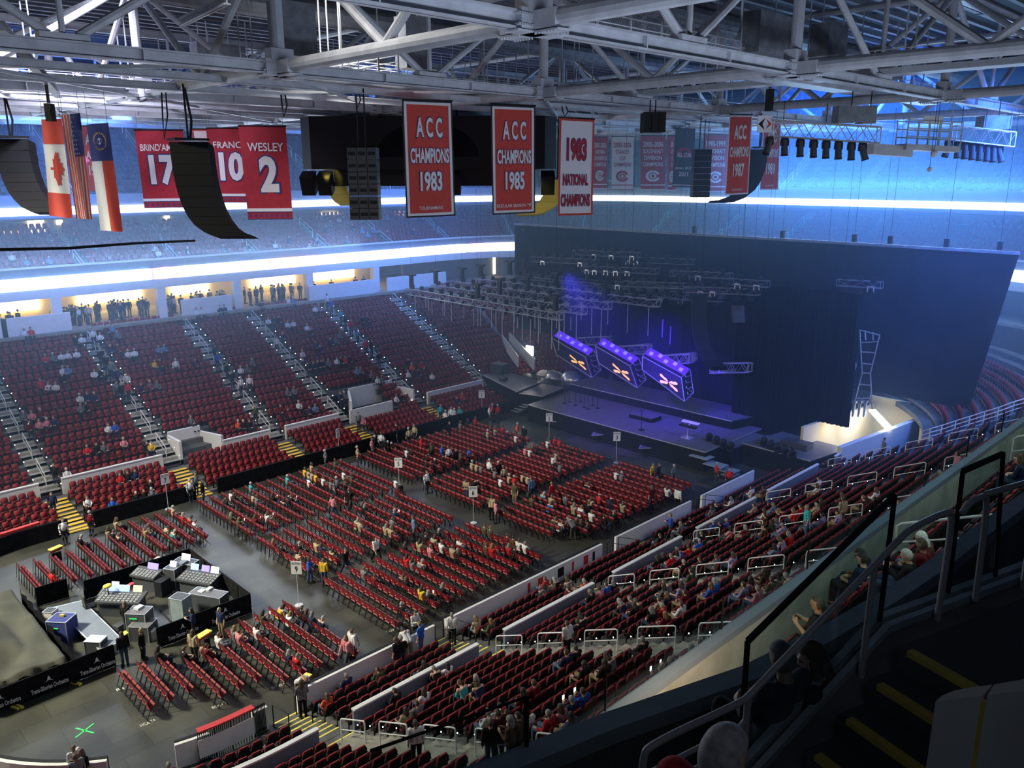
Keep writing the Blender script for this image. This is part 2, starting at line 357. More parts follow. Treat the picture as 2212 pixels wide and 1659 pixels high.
# ================================================================ seats
def seat_parts(low=False):
    """origin on the tread under the seat, facing +x; 0.5 m wide"""
    sh = MB(); bk = MB(); ct = MB()
    w = .225
    # shell: curved back plate with rounded top
    def plate(b, x0, x1, z0, z1, hw, t, rnd=True):
        pr = [(-hw, 0), (hw, 0), (hw, .8), (hw*.8, 1), (-hw*.8, 1), (-hw, .8)] if rnd else [(-hw, 0), (hw, 0), (hw, 1), (-hw, 1)]
        n = len(pr); vs = []
        for o in (0, t):
            for y, q in pr: vs.append((x0+(x1-x0)*q+o, y, z0+(z1-z0)*q))
        b.add(vs, [tuple(range(n)), tuple(range(n, 2*n))[::-1]]+[(i, n+i, n+(i+1) % n, (i+1) % n) for i in range(n)])
    plate(sh, -.10, -.215, .30, .81, w, .03)
    plate(bk, -.07, -.185, .42, .875, w-.03, .055)
    plate(sh, .02, .09, .34, .58, w-.02, .06)           # tipped-up seat pan, dark pad inside, red outside
    for y in (-.24, .24):
        if not low: sh.box((.0, y, .56), (.34, .035, .04))
        sh.box((-.06, y, .28), (.06, .03, .56)); 
        if not low: sh.box((-.02, y, .02), (.22, .05, .04))
    plate(ct, .085, .155, .34, .59, w-.02, .02)
    return sh, bk, ct
sh, bk, ct = seat_parts()
seat0 = sh.build('stadium_chair', 'seatblk'); seatb = bk.build('back_cushion', 'redcush', seat0); seatc = ct.build('seat_pan', 'red', seat0)
# far rows are the same seats seen from the front: their pans show red
lowsh, lowbk, lowct = seat_parts(True)
def aisle_gap(side, s, w=.85): return any(abs(s-a) < w for a in (N_AISLE if side == 'N' else F_AISLE))
seats = []   # x, y, z, yaw, side, row, block, idx, kindcode
for side, rows, tier, s0, s1 in (('N', NL, 'L', -3, 56), ('N', NU[:14], 'U', -4, 81), ('F', FL, 'L', -5, 54), ('F', FU, 'U', -8, 81)):
    for i, (d, z) in enumerate(rows):
        dc = d+.52; s = s0; blk = None; idx = 0
        while s < s1:
            f = 13.5/(RC+dc) if (s < XA or XB < s < 77.2) else 1.0
            s += .52*f
            if aisle_gap(side, s) or hole(side, s, d-.3) or hole(side, s, d+1): continue
            if tier == 'L' and side == 'N' and i == 0 and 7.8 < s < 14: continue
            if side == 'F' and tier == 'U' and 23.3 < s < 26.8 and d < 7.2: continue
            bl = sum(1 for a in (N_AISLE if side == 'N' else F_AISLE) if a < s)
            if bl != blk: blk = bl; idx = 0
            idx += 1
            x, y, yw = bowl(side, s, dc); seats.append((x, y, z, yw, side+tier, i, blk, idx, s))

def srf(x, y):
    """height of the floor or terrace under a point, and the side it lies on"""
    if x > XB and abs(y) <= YC: d = x-XB-RC; s = 'N'
    else:
        cx_ = XA if x < XA else (XB if x > XB else x); d = math.hypot(x-cx_, abs(y)-YC)-RC; s = 'N' if y < 0 else 'F'
    if d < .3: return 0.0, s, d, -1
    lo, upr = (NL, NU) if s == 'N' else (FL, FU)
    z = 0; row = -1
    for i, (dd, zz) in enumerate(lo+upr):
        if d >= dd-.02: z = zz; row = i
    return z, s, d, row
def onsurf(x, y, h):
    """where the sight line first comes to h above the seating or floor"""
    d = ray(x, y); t = 22.0; best = None
    while t < 130:
        p = EYE+d*t; z = srf(p.x, p.y)[0]
        if p.z-z <= h: return p
        t += .06
    return EYE+d*60
# ================================================================ concourse, club level, upper level
def outer(q, off=0, R0=20.0):
    """ring through the tier fronts: far side, stage end, near side; q = running length"""
    L1 = 80.0; A = R0*PI/2
    if q < L1: return (q-18.0, 34.6+off)
    q -= L1
    if q < A: f = q/R0; return (62+(R0+off)*math.sin(f), 14.6+(R0+off)*math.cos(f))
    q -= A
    if q < 29.2: return (82+off, 14.6-q)
    q -= 29.2
    if q < A: f = q/R0; return (62+(R0+off)*math.cos(f), -14.6-(R0+off)*math.sin(f))
    q -= A
    return (62-q, -34.6-off)
QE = 80+20*PI+29.2
def band(a, b, prof, name, mt, closed=True, kind='structure', step=1.6):
    """sweep a profile [(off, z)...] along the outer ring"""
    qs = [a]
    for k in (80.0, 80+10*PI, 109.2+10*PI, QE):
        if a < k < b: qs.append(k)
    for lo, hi in ((80, 80+10*PI), (109.2+10*PI, QE)):
        n = 18; qs += [lo+(hi-lo)*i/n for i in range(n+1) if a < lo+(hi-lo)*i/n < b]
    qs = sorted(set(round(q, 4) for q in qs+[b]))
    n = len(prof); mb = MB(); vs = []; fs = []
    for q in qs:
        for o, z in prof: vs.append((*outer(q, o), z))
    for i in range(len(qs)-1):
        for k in range(n if closed else n-1): fs.append((i*n+k, i*n+(k+1) % n, (i+1)*n+(k+1) % n, (i+1)*n+k))
    if closed: fs += [tuple(range(n)), tuple(range((len(qs)-1)*n, len(qs)*n))[::-1]]
    return mb.add(vs, fs).build(name, mt, kind=kind)
def rect(o0, o1, z0, z1): return [(o0, z0), (o1, z0), (o1, z1), (o0, z1)]
# lower ribbon with coloured patches along its length
def ribbonmat(name, stops, strength):
    M_ = D.materials.new(name); M_.use_nodes = True; nt = M_.node_tree; b = nt.nodes['Principled BSDF']
    tc = nt.nodes.new('ShaderNodeTexCoord'); sp = nt.nodes.new('ShaderNodeSeparateXYZ'); mr = nt.nodes.new('ShaderNodeMapRange'); cr = nt.nodes.new('ShaderNodeValToRGB')
    mr.inputs[1].default_value = 0; mr.inputs[2].default_value = 100; e = cr.color_ramp.elements
    e[0].position = stops[0][0]/100; e[0].color = (*stops[0][1], 1); e[1].position = stops[1][0]/100; e[1].color = (*stops[1][1], 1)
    for p_, c_ in stops[2:]: x_ = e.new(p_/100); x_.color = (*c_, 1)
    nt.links.new(tc.outputs['Object'], sp.inputs[0]); nt.links.new(sp.outputs[0], mr.inputs[0]); nt.links.new(mr.outputs[0], cr.inputs[0]); nt.links.new(cr.outputs[0], b.inputs['Emission Color'])
    b.inputs['Base Color'].default_value = (.02, .02, .03, 1); b.inputs['Emission Strength'].default_value = strength
    M[name] = M_
WB = (.62, .78, 1.0); OR = (1.0, .42, .25)
ribbonmat('ribbon_low', [(0, WB), (27.5, (.5, .85, 1)), (28.6, (.4, .9, 1)), (28.9, (.12, .08, .35)), (30.2, (.9, .5, .7)), (30.8, (.25, .15, .5)), (31.4, WB), (40, WB), (41.5, (1, .62, .5)), (45.5, (1, .6, .5)), (47, WB), (66, WB), (66.3, (.15, .1, .5)), (67.2, (.9, .5, .8)), (68.6, (.6, .4, .8)), (69, WB)], 7.0)
ribbonmat('ribbon_up', [(0, WB), (60, WB), (66, (.7, .8, .95)), (75, (.7, .8, 1.0)), (82, WB)], 8.0)
tag(band(0, QE+30, rect(-.02, .12, 13.02, 14.0), 'led_ribbon_board', 'ribbon_low', kind='thing'), 'lower bright white and blue LED ribbon board under the club seats', 'led screen')
tag(band(0, QE+30, rect(-.02, .12, 19.0, 19.62), 'led_ribbon_board', 'ribbon_up', kind='thing'), 'upper bright white LED ribbon board circling the top tier', 'led screen')
band(0, QE+30, rect(.02, .9, 12.2, 13.0), 'fascia_concourse', 'white'); band(0, QE+30, rect(.12, .5, 13.0, 14.75), 'fascia_club', 'greywall'); band(0, QE+30, rect(0, .5, 14.72, 14.86), 'trim_club', 'white')
band(0, QE+30, rect(.13, .5, 18.6, 20.6), 'fascia_upper', 'greywall'); band(0, QE+30, rect(-.25, .1, 18.75, 18.95), 'trim_upper', 'greywall')
band(0, QE+30, [(.2, 12.2), (12, 12.2), (12, 12.35), (.2, 12.35)], 'ceiling_concourse', 'offwhite')
band(0, QE+30, [(-.9, 9.2), (12, 9.2), (12, 9.45), (-.9, 9.45)], 'floor_concourse', 'tread')
band(0, 78, rect(9.0, 9.2, 9.4, 12.3), 'wall_concourse', 'cream'); band(78, QE+30, rect(4.0, 4.2, 9.4, 12.3), 'wall_concourse', 'greywall')
# club terrace and upper terrace steps
CL = [(.5+.85*i, 13.9+.40*i) for i in range(9)]; UP = [(.5+.84*i, 19.9+.52*i) for i in range(19)]
def steps(rows, name, mt):
    pr = []
    for i, (d, z) in enumerate(rows):
        d2 = rows[i+1][0] if i+1 < len(rows) else d+1.2
        pr += [(d, z), (d2, z)]
    pr = [(pr[0][0], pr[0][1]-.5)]+pr
    return band(0, QE+30, pr, name, mt, closed=False)
steps(CL, 'terrace_club', 'concdk'); steps(UP, 'terrace_upper', 'concdk')
band(0, QE+30, rect(8.4, 8.6, 17.2, 20.2), 'wall_club', 'greywall'); band(0, QE+30, [(0.5, 19.6), (9, 19.6), (9, 19.75), (.5, 19.75)], 'ceiling_club', 'offwhite')
band(0, QE+30, rect(17.0, 17.3, 28, 34), 'wall_upper', 'greywall')
clubseats = []
for rows, q0, q1, code in ((CL, 2, QE-6, 'club'), (UP[:16], 2, QE-6, 'upper')):
    for i, (d, z) in enumerate(rows):
        q = q0; n = 0
        while q < q1:
            q += .54; n += 1
            if (q % 8.2) < 1.1: continue
            x, y = outer(q, d+.5); x2, y2 = outer(q, d)
            clubseats.append((x, y, z, math.atan2(y2-y, x2-x), code))
# columns and low white walls of the concourse, warm bar lamps, portals
for px_ in (115, 345, 510, 668, 812):
    p = ony(px_, 620, 34.9); MB().box((p.x, 35.0, 10.9), (.75, .7, 2.9)).build('concourse_column', 'white', kind='structure')
for a, c in (((0, 690), (150, 672)), ((390, 642), (498, 628)), ((665, 603), (808, 590)), ((835, 584), (962, 579))):
    p, q = ony(*a, 34.2), ony(*c, 34.2)
    MB().box(((p.x+q.x)/2, 34.2, 10.0), (q.x-p.x, .2, 1.9)).build('barrier_wall', 'white', kind='structure')
MB().box((8, 34.2, 10.0), (17.5, .2, 1.9)).build('barrier_wall', 'white', kind='structure')
k = 0
for x in np.arange(9, 60, 3.4):
    for y in (37.5, 41):
        tag(MB().box((x, y, 12.12), (1.5, .28, .1)).build('concourse_light', 'warm'), 'warm strip light on the far concourse ceiling above the standing crowd', 'ceiling light', 'warm concourse ceiling lights')
for x, w in ((12, 5), (19.5, 4.5), (28, 6), (36, 4), (45.5, 5.5), (53.5, 5.5)):
    tag(MB().box((x, 43.4, 10.9), (w, .12, 1.5)).build('menu_board', 'warm'), 'glowing yellow food counter sign on the far concourse wall', 'sign', 'lit counters on the far concourse')
MB().box((73.5, 36.0, 10.9), (1.9, .1, 2.4)).build('door_1', 'warm', kind='structure')
for px_, py_, w, h, c in ((78, 488, 1.3, 1.6, 'warm'), (20, 505, 1.5, .8, 'orange'), (128, 480, .5, .4, 'warm'), (660, 385, 1.2, 2.3, 'warm'), (712, 464, 2.2, .5, 'warm'), (863, 464, 1.4, .9, 'orange'), (1008, 447, 1.6, 1.2, 'warm'), (360, 470, .5, .4, 'warm'), (1440, 475, .5, .5, 'warm')):
    p = ony(px_, py_, 42.9); MB().box((p.x, 42.85, p.z), (w, .1, h)).build('suite_window', c, kind='structure')
# club/upper handrails
for z0, rows, qs in ((0, CL, [8.2*i+.55 for i in range(2, 16)]), (1, UP, [8.2*i+.55 for i in range(2, 16)])):
    for j, q in enumerate(qs):
        mb = MB()
        for i0 in range(0, len(rows)-2, 4):
            a = rows[i0]; c = rows[min(i0+3, len(rows)-1)]
            A = Vector((*outer(q, a[0]+.3), a[1])); B = Vector((*outer(q, c[0]+.3), c[1])); u = Vector((0, 0, .9))
            mb.tube([A, A+u, B+u, B], .035, 5); mb.cyl(A+u*.5, B+u*.5, .025, n=5)
        tag(mb.build('handrail', 'railw'), 'pale stair handrails climbing the %s %s aisle of the far %s tier' % (od(j+1), '', ('club', 'top')[z0]) if 0 else 'pale stair handrail in the %s aisle of the %s tier' % (od(j+1), ('far club', 'far top')[z0]), 'handrail', 'far upper handrails')
# ================================================================ roof steel
ZB = 26.1; ZT = 31.4
YL = [-38, -23.4, -9.0, 5.5, 20.0, 34.5]; XL = [2.0, 18.3, 34.0, 51.5, 68.0, 84.0]
def st(mb, name, mt='steel'): return mb.build(name, mt, kind='structure')
for y in YL:
    for a, c in zip([-14]+XL, XL+[100]):
        b = MB().ibeam((a+.3, y, ZB+.25), (c-.3, y, ZB+.25), .42, .5, .06)
        for f in (.33, .66): b.box((a+(c-a)*f, y, ZB+.25), (.05, .4, .42))
        st(b, 'roof_beam')
for x in XL:
    for a, c in zip(YL[:-1], YL[1:]): st(MB().cyl((x, a+.25, ZB+.3), (x, c-.25, ZB+.3), .27, n=12), 'roof_pipe')
    st(MB().cyl((x, YL[-1], ZB+.3), (x, 52, ZB+.3), .27, n=10), 'roof_pipe')
for x in XL:
    for y in YL:
        b = MB().box((x, y, ZB+.27), (1.5, .5, .62)); b.box((x, y, ZB+.27), (.62, 2.2, .5)); b.box((x, y, ZB-.04), (1.9, .6, .05)); b.box((x, y, ZB-.04), (.6, 2.4, .05)); b.box((x, y, ZB+.75), (1.0, .55, .5))
        for k in range(7):
            for q in (-.28, .28):
                b.cyl((x+q, y-1.05+.12*k, ZB-.12), (x+q, y-1.05+.12*k, ZB-.02), .035, n=5); b.cyl((x+q, y+.35+.12*k, ZB-.12), (x+q, y+.35+.12*k, ZB-.02), .035, n=5)
            b.cyl((x-.85+.1*k, y-.29, ZB+.12), (x-.85+.1*k, y+.29, ZB+.12), .04, n=5); b.cyl((x-.85+.1*k, y-.29, ZB+.42), (x-.85+.1*k, y+.29, ZB+.42), .04, n=5)
        st(b, 'roof_node')
        st(MB().cyl((x, y, ZB+.6), (x, y, ZT+.3), .24, n=10), 'roof_post')
for y in YL:
    for a, c in zip([-14]+XL, XL+[100]):
        mid = (a+c)/2; st(MB().ibeam((a, y, ZT+.2), (c, y, ZT+.2), .38, .5, .05), 'roof_top_chord')
        st(MB().bar((mid-.8, y, ZB+.62), (mid+.8, y, ZB+.62), .5, .18), 'roof_gusset')
        for e, k in ((a, .3), (c, -.3)): st(MB().cyl((mid-k*1.5, y, ZB+.65), (e+k*1.5, y, ZT), .16, n=8), 'roof_diagonal')
        st(MB().cyl((mid, y, ZB+.6), (mid, y, ZT), .11, n=8), 'roof_hanger')
for x in XL:
    for a, c in zip(YL[:-1], YL[1:]):
        mid = (a+c)/2; st(MB().cyl((x, a, ZT+.2), (x, c, ZT+.2), .2, n=8), 'roof_top_chord')
        for e, k in ((a, 1), (c, -1)): st(MB().cyl((x, mid, ZB+.4), (x, e+k*.5, ZT), .17, n=8), 'roof_diagonal')
# secondary floor-level grid ties, flat bracing
for y0, y1 in ((-9, 5.5), (5.5, 20), (20, 34.5)):
    for f in (.33, .66):
        y = y0+(y1-y0)*f; st(MB().ibeam((-14, y, ZB+.2), (100, y, ZB+.2), .22, .34, .04), 'roof_tie')
for a, c in zip(XL[:-1], XL[1:]): 
    for y0, y1 in ((-9, 5.5), (5.5, 20), (20, 34.5)): st(MB().bar((a, y0, ZB+.1), (c, y1, ZB+.1), .14, .14), 'roof_brace'); st(MB().bar((c, y0, ZB+.32), (a, y1, ZB+.32), .14, .14), 'roof_brace')
p, q = onz(0, 55, 27.6), onz(126, 204, ZB-.1); st(MB().ibeam(p, q, .34, .34, .05), 'roof_brace')
p, q = onz(392, 48, 28.2), onz(490, 0, 28.2); st(MB().ibeam(p, q, .25, .3, .05), 'roof_brace')
for x in np.arange(3.5, 68, 3.1): st(MB().ibeam((x, -9, ZT+.5), (x, 34, ZT+.5), .16, .3, .03), 'roof_purlin', ) if 0 else None
for y in np.arange(-38, 52, 1.5): st(MB().box((42, y, 33.0), (120, .35, .28)), 'roof_purlin', 'purlin')
MB().box((42, 6, 33.8), (122, 100, .2)).build('ceiling', 'deckdark', kind='structure')
# catwalks: walkway + posts + rails, each run one thing of the setting
def catwalk(p, q, wd, z, panels=False):
    p, q = Vector((*p, z)), Vector((*q, z)); d = (q-p); n = d.normalized(); sd = Vector((-n.y, n.x, 0)); L = d.length
    b = MB().bar(p, q, wd, .08)
    for s in (-1, 1):
        o = sd*s*wd/2
        b.bar(p+o+Vector((0, 0, .12)), q+o+Vector((0, 0, .12)), .04, .26)
        for h in (.5, .8, 1.1): b.cyl(p+o+Vector((0, 0, h)), q+o+Vector((0, 0, h)), .028, n=5)
        k = int(L/1.7)
        for i in range(k+1): c = p+n*(L*i/k)+o; b.cyl(c, c+Vector((0, 0, 1.12)), .032, n=5)
    k = int(L/5.5)+1
    for i in range(k+1):
        for s in (-1, 1): c = p+n*(L*i/k)+sd*s*wd/2; b.cyl(c, c+Vector((0, 0, ZT-z)), .04, n=5)
    o = b.build('catwalk', 'steel', kind='structure')
    if panels:
        g = MB(); s = -1
        k = int(L/1.7)
        for i in range(k):
            a = p+n*(L*i/k+.06)+sd*s*wd/2; e = p+n*(L*(i+1)/k-.06)+sd*s*wd/2
            for j in range(14):
                f = j/13; t = a+(e-a)*f; t2 = a+(e-a)*min(1, f+.5); g.bar(t+Vector((0, 0, .15)), t2+Vector((0, 0, 1.3)), .012, .012); t3 = a+(e-a)*max(0, f-.5); g.bar(t+Vector((0, 0, .15)), t3+Vector((0, 0, 1.3)), .012, .012)
        g.build('mesh_panel', 'galv', o)
    return o
catwalk((20, -3), (64, -3), 1.2, ZB+.55); catwalk((22, -20.5), (33.4, -20.5), 1.2, ZB+.75, True); catwalk((36, -19), (62, -19), 1.2, ZB+.6, True)
catwalk((43, -30), (43, 30), 1.2, ZB+.7); catwalk((10, 12), (60, 12), 1.2, ZB+.6); catwalk((26, -6), (26, 30), 1.2, ZB+.7)
for k, (x, y, w, h) in enumerate(((22, -3.9, 2, 2.4), (29, -4, 1.4, 2.6), (38, -19.8, 3.2, 1.8), (44, -20, 2.2, 2.0), (52, -19.8, 3, 1.6), (24, 8, 3, 2), (13.5, 12.5, 1.6, 2.2))):
    st(MB().box((x, y, ZB+1.5+h/2), (w, 1.0, h)), 'plant_box', 'steel_dk')
st(MB().cyl((6, -14, 30.4), (90, -14, 30.4), .55, n=12), 'air_duct', 'steel_dk'); st(MB().cyl((6, 2, 30.9), (90, 2, 30.9), .6, n=12), 'air_duct', 'steel_dk')
# ================================================================ stage
def slab(name, poly, z0, z1, side='blackcloth', top='stagetop', edge=None, parent=None):
    o = MB().prism(poly, z0, z1-.06).build(name, side, parent)
    MB().prism(poly, z1-.06, z1).build('deck_top', top, o)
    if edge:
        e = MB(); n = len(poly)
        for i in edge: e.bar((*poly[i], z1-.03), (*poly[(i+1) % n], z1-.03), .05, .07)
        e.build('edge_trim', 'alu', o)
    return o
stg = slab('stage', [(52, -9.2), (60.5, -9.2), (60.5, 10.4), (52, 9.7)], 0, 1.6, edge=[3, 0])
tag(stg, 'wide black concert stage with purple-lit deck at the end of the floor', 'stage')
for k, pts in enumerate((((1195, 910), (1228, 908), (1200, 898)), ((1280, 940), (1330, 935), (1290, 920)), ((1382, 968), (1430, 965), (1390, 950)))):
    P = [onz(x, y, .75) for x, y in pts]; w = slab('wing_platform', [(p.x-.1, p.y) for p in P], .62, .75, edge=[0, 1, 2], parent=stg)
s2 = slab('stage_riser', [(58.4, -7.6), (62.5, -8.6), (62.5, 10.6), (58.4, 10.2)], 1.6, 2.35, top='stagetop', edge=[3])
tag(s2, 'long low black riser along the back of the stage, purple light on top', 'riser')
for k, (pts, z, lab) in enumerate((((( 53.2, 12.3), (57.6, 13.4), (58.4, 20.2), (55.6, 19.8)), 2.1, 'tall black side riser left of the stage beside the red seats'), (((54.2, 9.9), (58.0, 10.6), (57.6, 13.2), (53.4, 12.2)), 1.95, 'black stepped riser joining the stage to the left side riser'),
    (((55.5, -15.9), (60.2, -16.6), (60.6, -11.0), (55.7, -10.2)), 1.7, 'large grey-topped riser right of the stage'), (((54.6, -10.0), (59, -10.6), (59.6, -8.6), (54.9, -8.6)), 1.5, 'small riser with round cases between stage and large right riser'))):
    tag(slab('stage_riser', list(pts), 0, z, edge=[0, 3] if k < 2 else [3]), lab, 'riser')
MB()
for k, (x, y, z) in enumerate(((1515, 985, 1.2), (1545, 1003, .9), (1570, 1014, .6), (1585, 1026, .3))):
    p = onz(x, y, z); tag(slab('stage_step', [(p.x-.5, p.y-.8), (p.x+.6, p.y-.8), (p.x+.6, p.y+.8), (p.x-.5, p.y+.8)], z-.08 if z > .4 else 0, z, top='teal'), 'dark stage step plate, %s from the top at the right stage corner' % od(k+1), 'step')
for k, (x, y) in enumerate(((1112, 888), (1120, 884), (1130, 879), (1138, 875))):
    p = onz(x, y, .3+.3*k); o = MB(); o.prism([(p.x, p.y+.6), (p.x+.5, p.y-.5), (p.x-.1, p.y-.4)], .24+.3*k, .3+.3*k); tag(o.build('stage_step', 'alu'), 'pale triangular step, %s from the bottom at the left stage corner' % od(k+1), 'step')
# round fixtures on the right risers
for base, n, lab in (((1532, 948), 4, 'small right riser'), ((1650, 962), 5, 'large right riser')):
    for i in range(n):
        p = onz(base[0]+15.5*i, base[1]+6.5*i, 1.75); b = MB().cyl(p, p+Vector((0, 0, .5)), .32, .26, 10).sph(p+Vector((0, 0, .55)), .27)
        z = 1.7 if base[0] > 1600 else 1.5
        o = MB().cyl((p.x, p.y, z), (p.x, p.y, z+.18), .3, n=12).build('moving_head_lamp', 'black'); MB().sph((p.x, p.y, z+.48), .28).build('lamp_head', 'black', o)
        tag(o, 'round black floor lamp, %s from the stage on the %s' % (od(i+1), lab), 'stage light', 'round lamps on the right risers')
for (x, y, z, lab) in ((1640, 958, 1.7, 'beside the first round lamp'), (1712, 985, 1.7, 'at the front corner')):
    p = onz(x, y, z); tag(MB().box((p.x, p.y, z+.12), (.7, .5, .24)).build('floor_wedge', 'case'), 'low dark wedge speaker on the large right riser ' + lab, 'speaker')
p = onz(1720, 966, 1.7); tag(MB().box((p.x, p.y, 1.95), (1.1, 2.2, .5)).build('equipment_case', 'case'), 'flat black equipment case on the right end of the large riser', 'case')
p = onz(1080, 805, 2.1); tag(MB().box((p.x, p.y, 2.6), (1.2, 1.6, 1.0)).build('equipment_case', 'case'), 'square black case standing on the left side riser', 'case')
p = onz(1085, 815, 2.1); tag(MB().box((p.x-.8, p.y-1, 2.25), (.7, .6, .3)).build('floor_wedge', 'case'), 'low wedge speaker on the left side riser beside the case', 'speaker')
# microphone stands and keyboard
for i, (x, y) in enumerate(((1220, 872), (1230, 868), (1243, 876), (1254, 868), (1262, 880), (1270, 884), (1280, 876), (1291, 882))):
    p = onz(x, y, 1.6); b = MB().cyl((p.x, p.y, 1.6), (p.x, p.y, 1.64), .2, n=8).cyl((p.x, p.y, 1.6), (p.x, p.y, 3.0), .03, n=5).sph((p.x, p.y, 3.05), .07, nu=6, nv=4)
    tag(b.build('microphone_stand', 'black'), 'thin black microphone stand in the cluster at the left of the stage deck', 'microphone stand', 'microphone stands at stage left')
p = onz(1385, 929, 1.6); b = MB().cyl((p.x, p.y, 1.6), (p.x, p.y, 1.64), .25, n=8).cyl((p.x, p.y, 1.6), (p.x, p.y, 3.2), .03, n=5).sph((p.x, p.y, 3.25), .08, nu=6, nv=4)
tag(b.build('microphone_stand', 'black'), 'lone black microphone stand at the front middle of the stage', 'microphone stand')
p = onz(1485, 945, 1.6); t = empty('keyboard', (p.x, p.y, 1.6)); MB().cyl((0, 0, 0), (0, 0, .9), .05, n=6).box((0, 0, .02), (.7, .9, .04)).build('stand', 'alu', t); MB().box((0, 0, .95), (.4, 1.5, .12)).build('lower_keyboard', 'black', t); MB().box((.35, 0, 1.2), (.35, 1.5, .1)).build('upper_keyboard', 'lilac', t); MB().bar((0, 0, .9), (.4, 0, 1.2), .06, .06).build('arm', 'alu', t)
tag(t, 'two-tier keyboard on a single post at the right of the stage', 'keyboard')
p = onz(1392, 905, 1.6); tag(slab('stage_step', [(p.x-.6, p.y-1.2), (p.x+.8, p.y-1.2), (p.x+.8, p.y+1.2), (p.x-.6, p.y+1.2)], 1.6, 2.0), 'dark low step block in front of the middle of the back riser', 'step')
# tilted screens: a lozenge face with an LED strip along the top and lattice at the sides
c6 = lambda x, y: (1000+x/3.16, 700+y/3.16)
for k, (A, B, Cc, Dd, lg) in enumerate((((605, 95), (835, 225), (880, 365), (640, 210), (785, 262)), ((905, 150), (1140, 285), (1190, 435), (925, 265), (1080, 328)), ((1225, 220), (1490, 365), (1512, 528), (1225, 312), (1405, 402)))):
    Q = [onx(*c6(*A), 57.0), onx(*c6(*B), 57.0), onx(*c6(*Cc), 56.2), onx(*c6(*Dd), 56.2)]
    n = (Q[1]-Q[0]).cross(Q[3]-Q[0]).normalized(); n = n if n.x < 0 else -n
    back = Vector((1.0, -.05, .42)); t = empty('video_screen', Q[0])
    rel = [q-Q[0] for q in Q]
    MB().ext(rel, back*.35).build('panel', 'black', t)
    MB().ext([rel[0]+back*.36, rel[1]+back*.36, rel[1]+back*1.0+Vector((0, 0, .2)), rel[0]+back*1.0+Vector((0, 0, .2))], (0, 0, -.12)).build('led_strip', 'purple', t)
    e = rel[1]-rel[0]
    for i in range(5):
        a = rel[0]+e*(.08+.19*i); w = e*.085; o = back*(.42+.25*(i % 2))+Vector((0, 0, .10)); MB().ext([a+o, a+w+o, a+w+o+back*.28+Vector((0, 0, .08)), a+o+back*.28+Vector((0, 0, .08))], (0, 0, .02)).build('led_tile', 'lilac', t)
    fr = MB()
    for i in range(4): fr.bar(rel[i], rel[(i+1) % 4], .07, .07); fr.bar(rel[i]+back*1.2, rel[(i+1) % 4]+back*1.2, .05, .05); fr.bar(rel[i], rel[i]+back*1.2, .05, .05)
    for i in range(8): fr.bar(rel[0]+(rel[3]-rel[0])*i/8, rel[0]+(rel[3]-rel[0])*(i+1)/8+back*(1.2 if i % 2 else .0), .04, .04); fr.bar(rel[1]+(rel[2]-rel[1])*i/8+back*.5, rel[1]+(rel[2]-rel[1])*(i+1)/8+back*(1.2 if i % 2 else .5), .04, .04)
    fr.build('lattice_frame', 'galv', t)
    n = n if n.dot(ray(*c6(*lg))) < 0 else -n
    cx_ = onpl(*c6(*lg), Q[0], n)-Q[0]; u = e.normalized(); v = (rel[3]-rel[0]).normalized(); lgm = MB(); off = n*.06
    for s1, s2 in ((1, 1), (-1, 1), (1, -1), (-1, -1)):
        def pt(a, c): return cx_+u*a*s1*.95+v*c*s2*.95+off
        lgm.add([pt(.02, .02), pt(.45, .06), pt(.95, .22), pt(1.02, .42), pt(.8, .5), pt(.5, .34), pt(.25, .3)], [(0, 1, 2, 3, 4, 5, 6)])
    lgm.build('winged_emblem', 'orange', t)
    tag(t, ('leftmost of the three', 'middle of the three', 'rightmost of the three')[k] + ' tilted stage screens with purple strip and orange winged emblem', 'screen', 'tilted stage screens')
def lattice(b, p, q, w, h, n, r=.03, up_=Vector((0, 0, 1))):
    p, q = Vector(p), Vector(q); d = (q-p).normalized(); sd = d.cross(up_).normalized(); c = [sd*a*w/2+up_*e*h/2 for a, e in ((-1, -1), (1, -1), (1, 1), (-1, 1))]
    for o in c: b.cyl(p+o, q+o, r, n=5)
    for i in range(n):
        a, e = p+(q-p)*i/n, p+(q-p)*(i+1)/n
        for j in range(4): o1, o2 = (c[j], c[(j+1) % 4]) if i % 2 else (c[(j+1) % 4], c[j]); b.cyl(a+o1, e+o2, r*.6, n=4, caps=False)
    for s in (p, q):
        for j in range(4): b.cyl(s+c[j], s+c[(j+1) % 4], r*.8, n=4)
    return b
for k, (x0, y0, x1, X) in enumerate(((1248, 738, 1312, 62), (1328, 757, 1402, 61.5), (1428, 777, 1492, 61), (1536, 796, 1620, 60))):
    p, q = onx(x0, y0, X), onx(x1, y0-2, X); b = MB(); r_ = Vector((2.2, -.6, 0)); a = (p+q)/2+r_
    lattice(b, p, q, .45, .8, 7, .035); lattice(b, p, a, .4, .7, 6, .03); lattice(b, q, a, .4, .7, 6, .03)
    tag(b.build('triangle_truss', 'galv'), '%s triangular lattice truss from the left, hanging behind the tilted screens' % od(k+1), 'truss', 'triangular trusses over the stage')
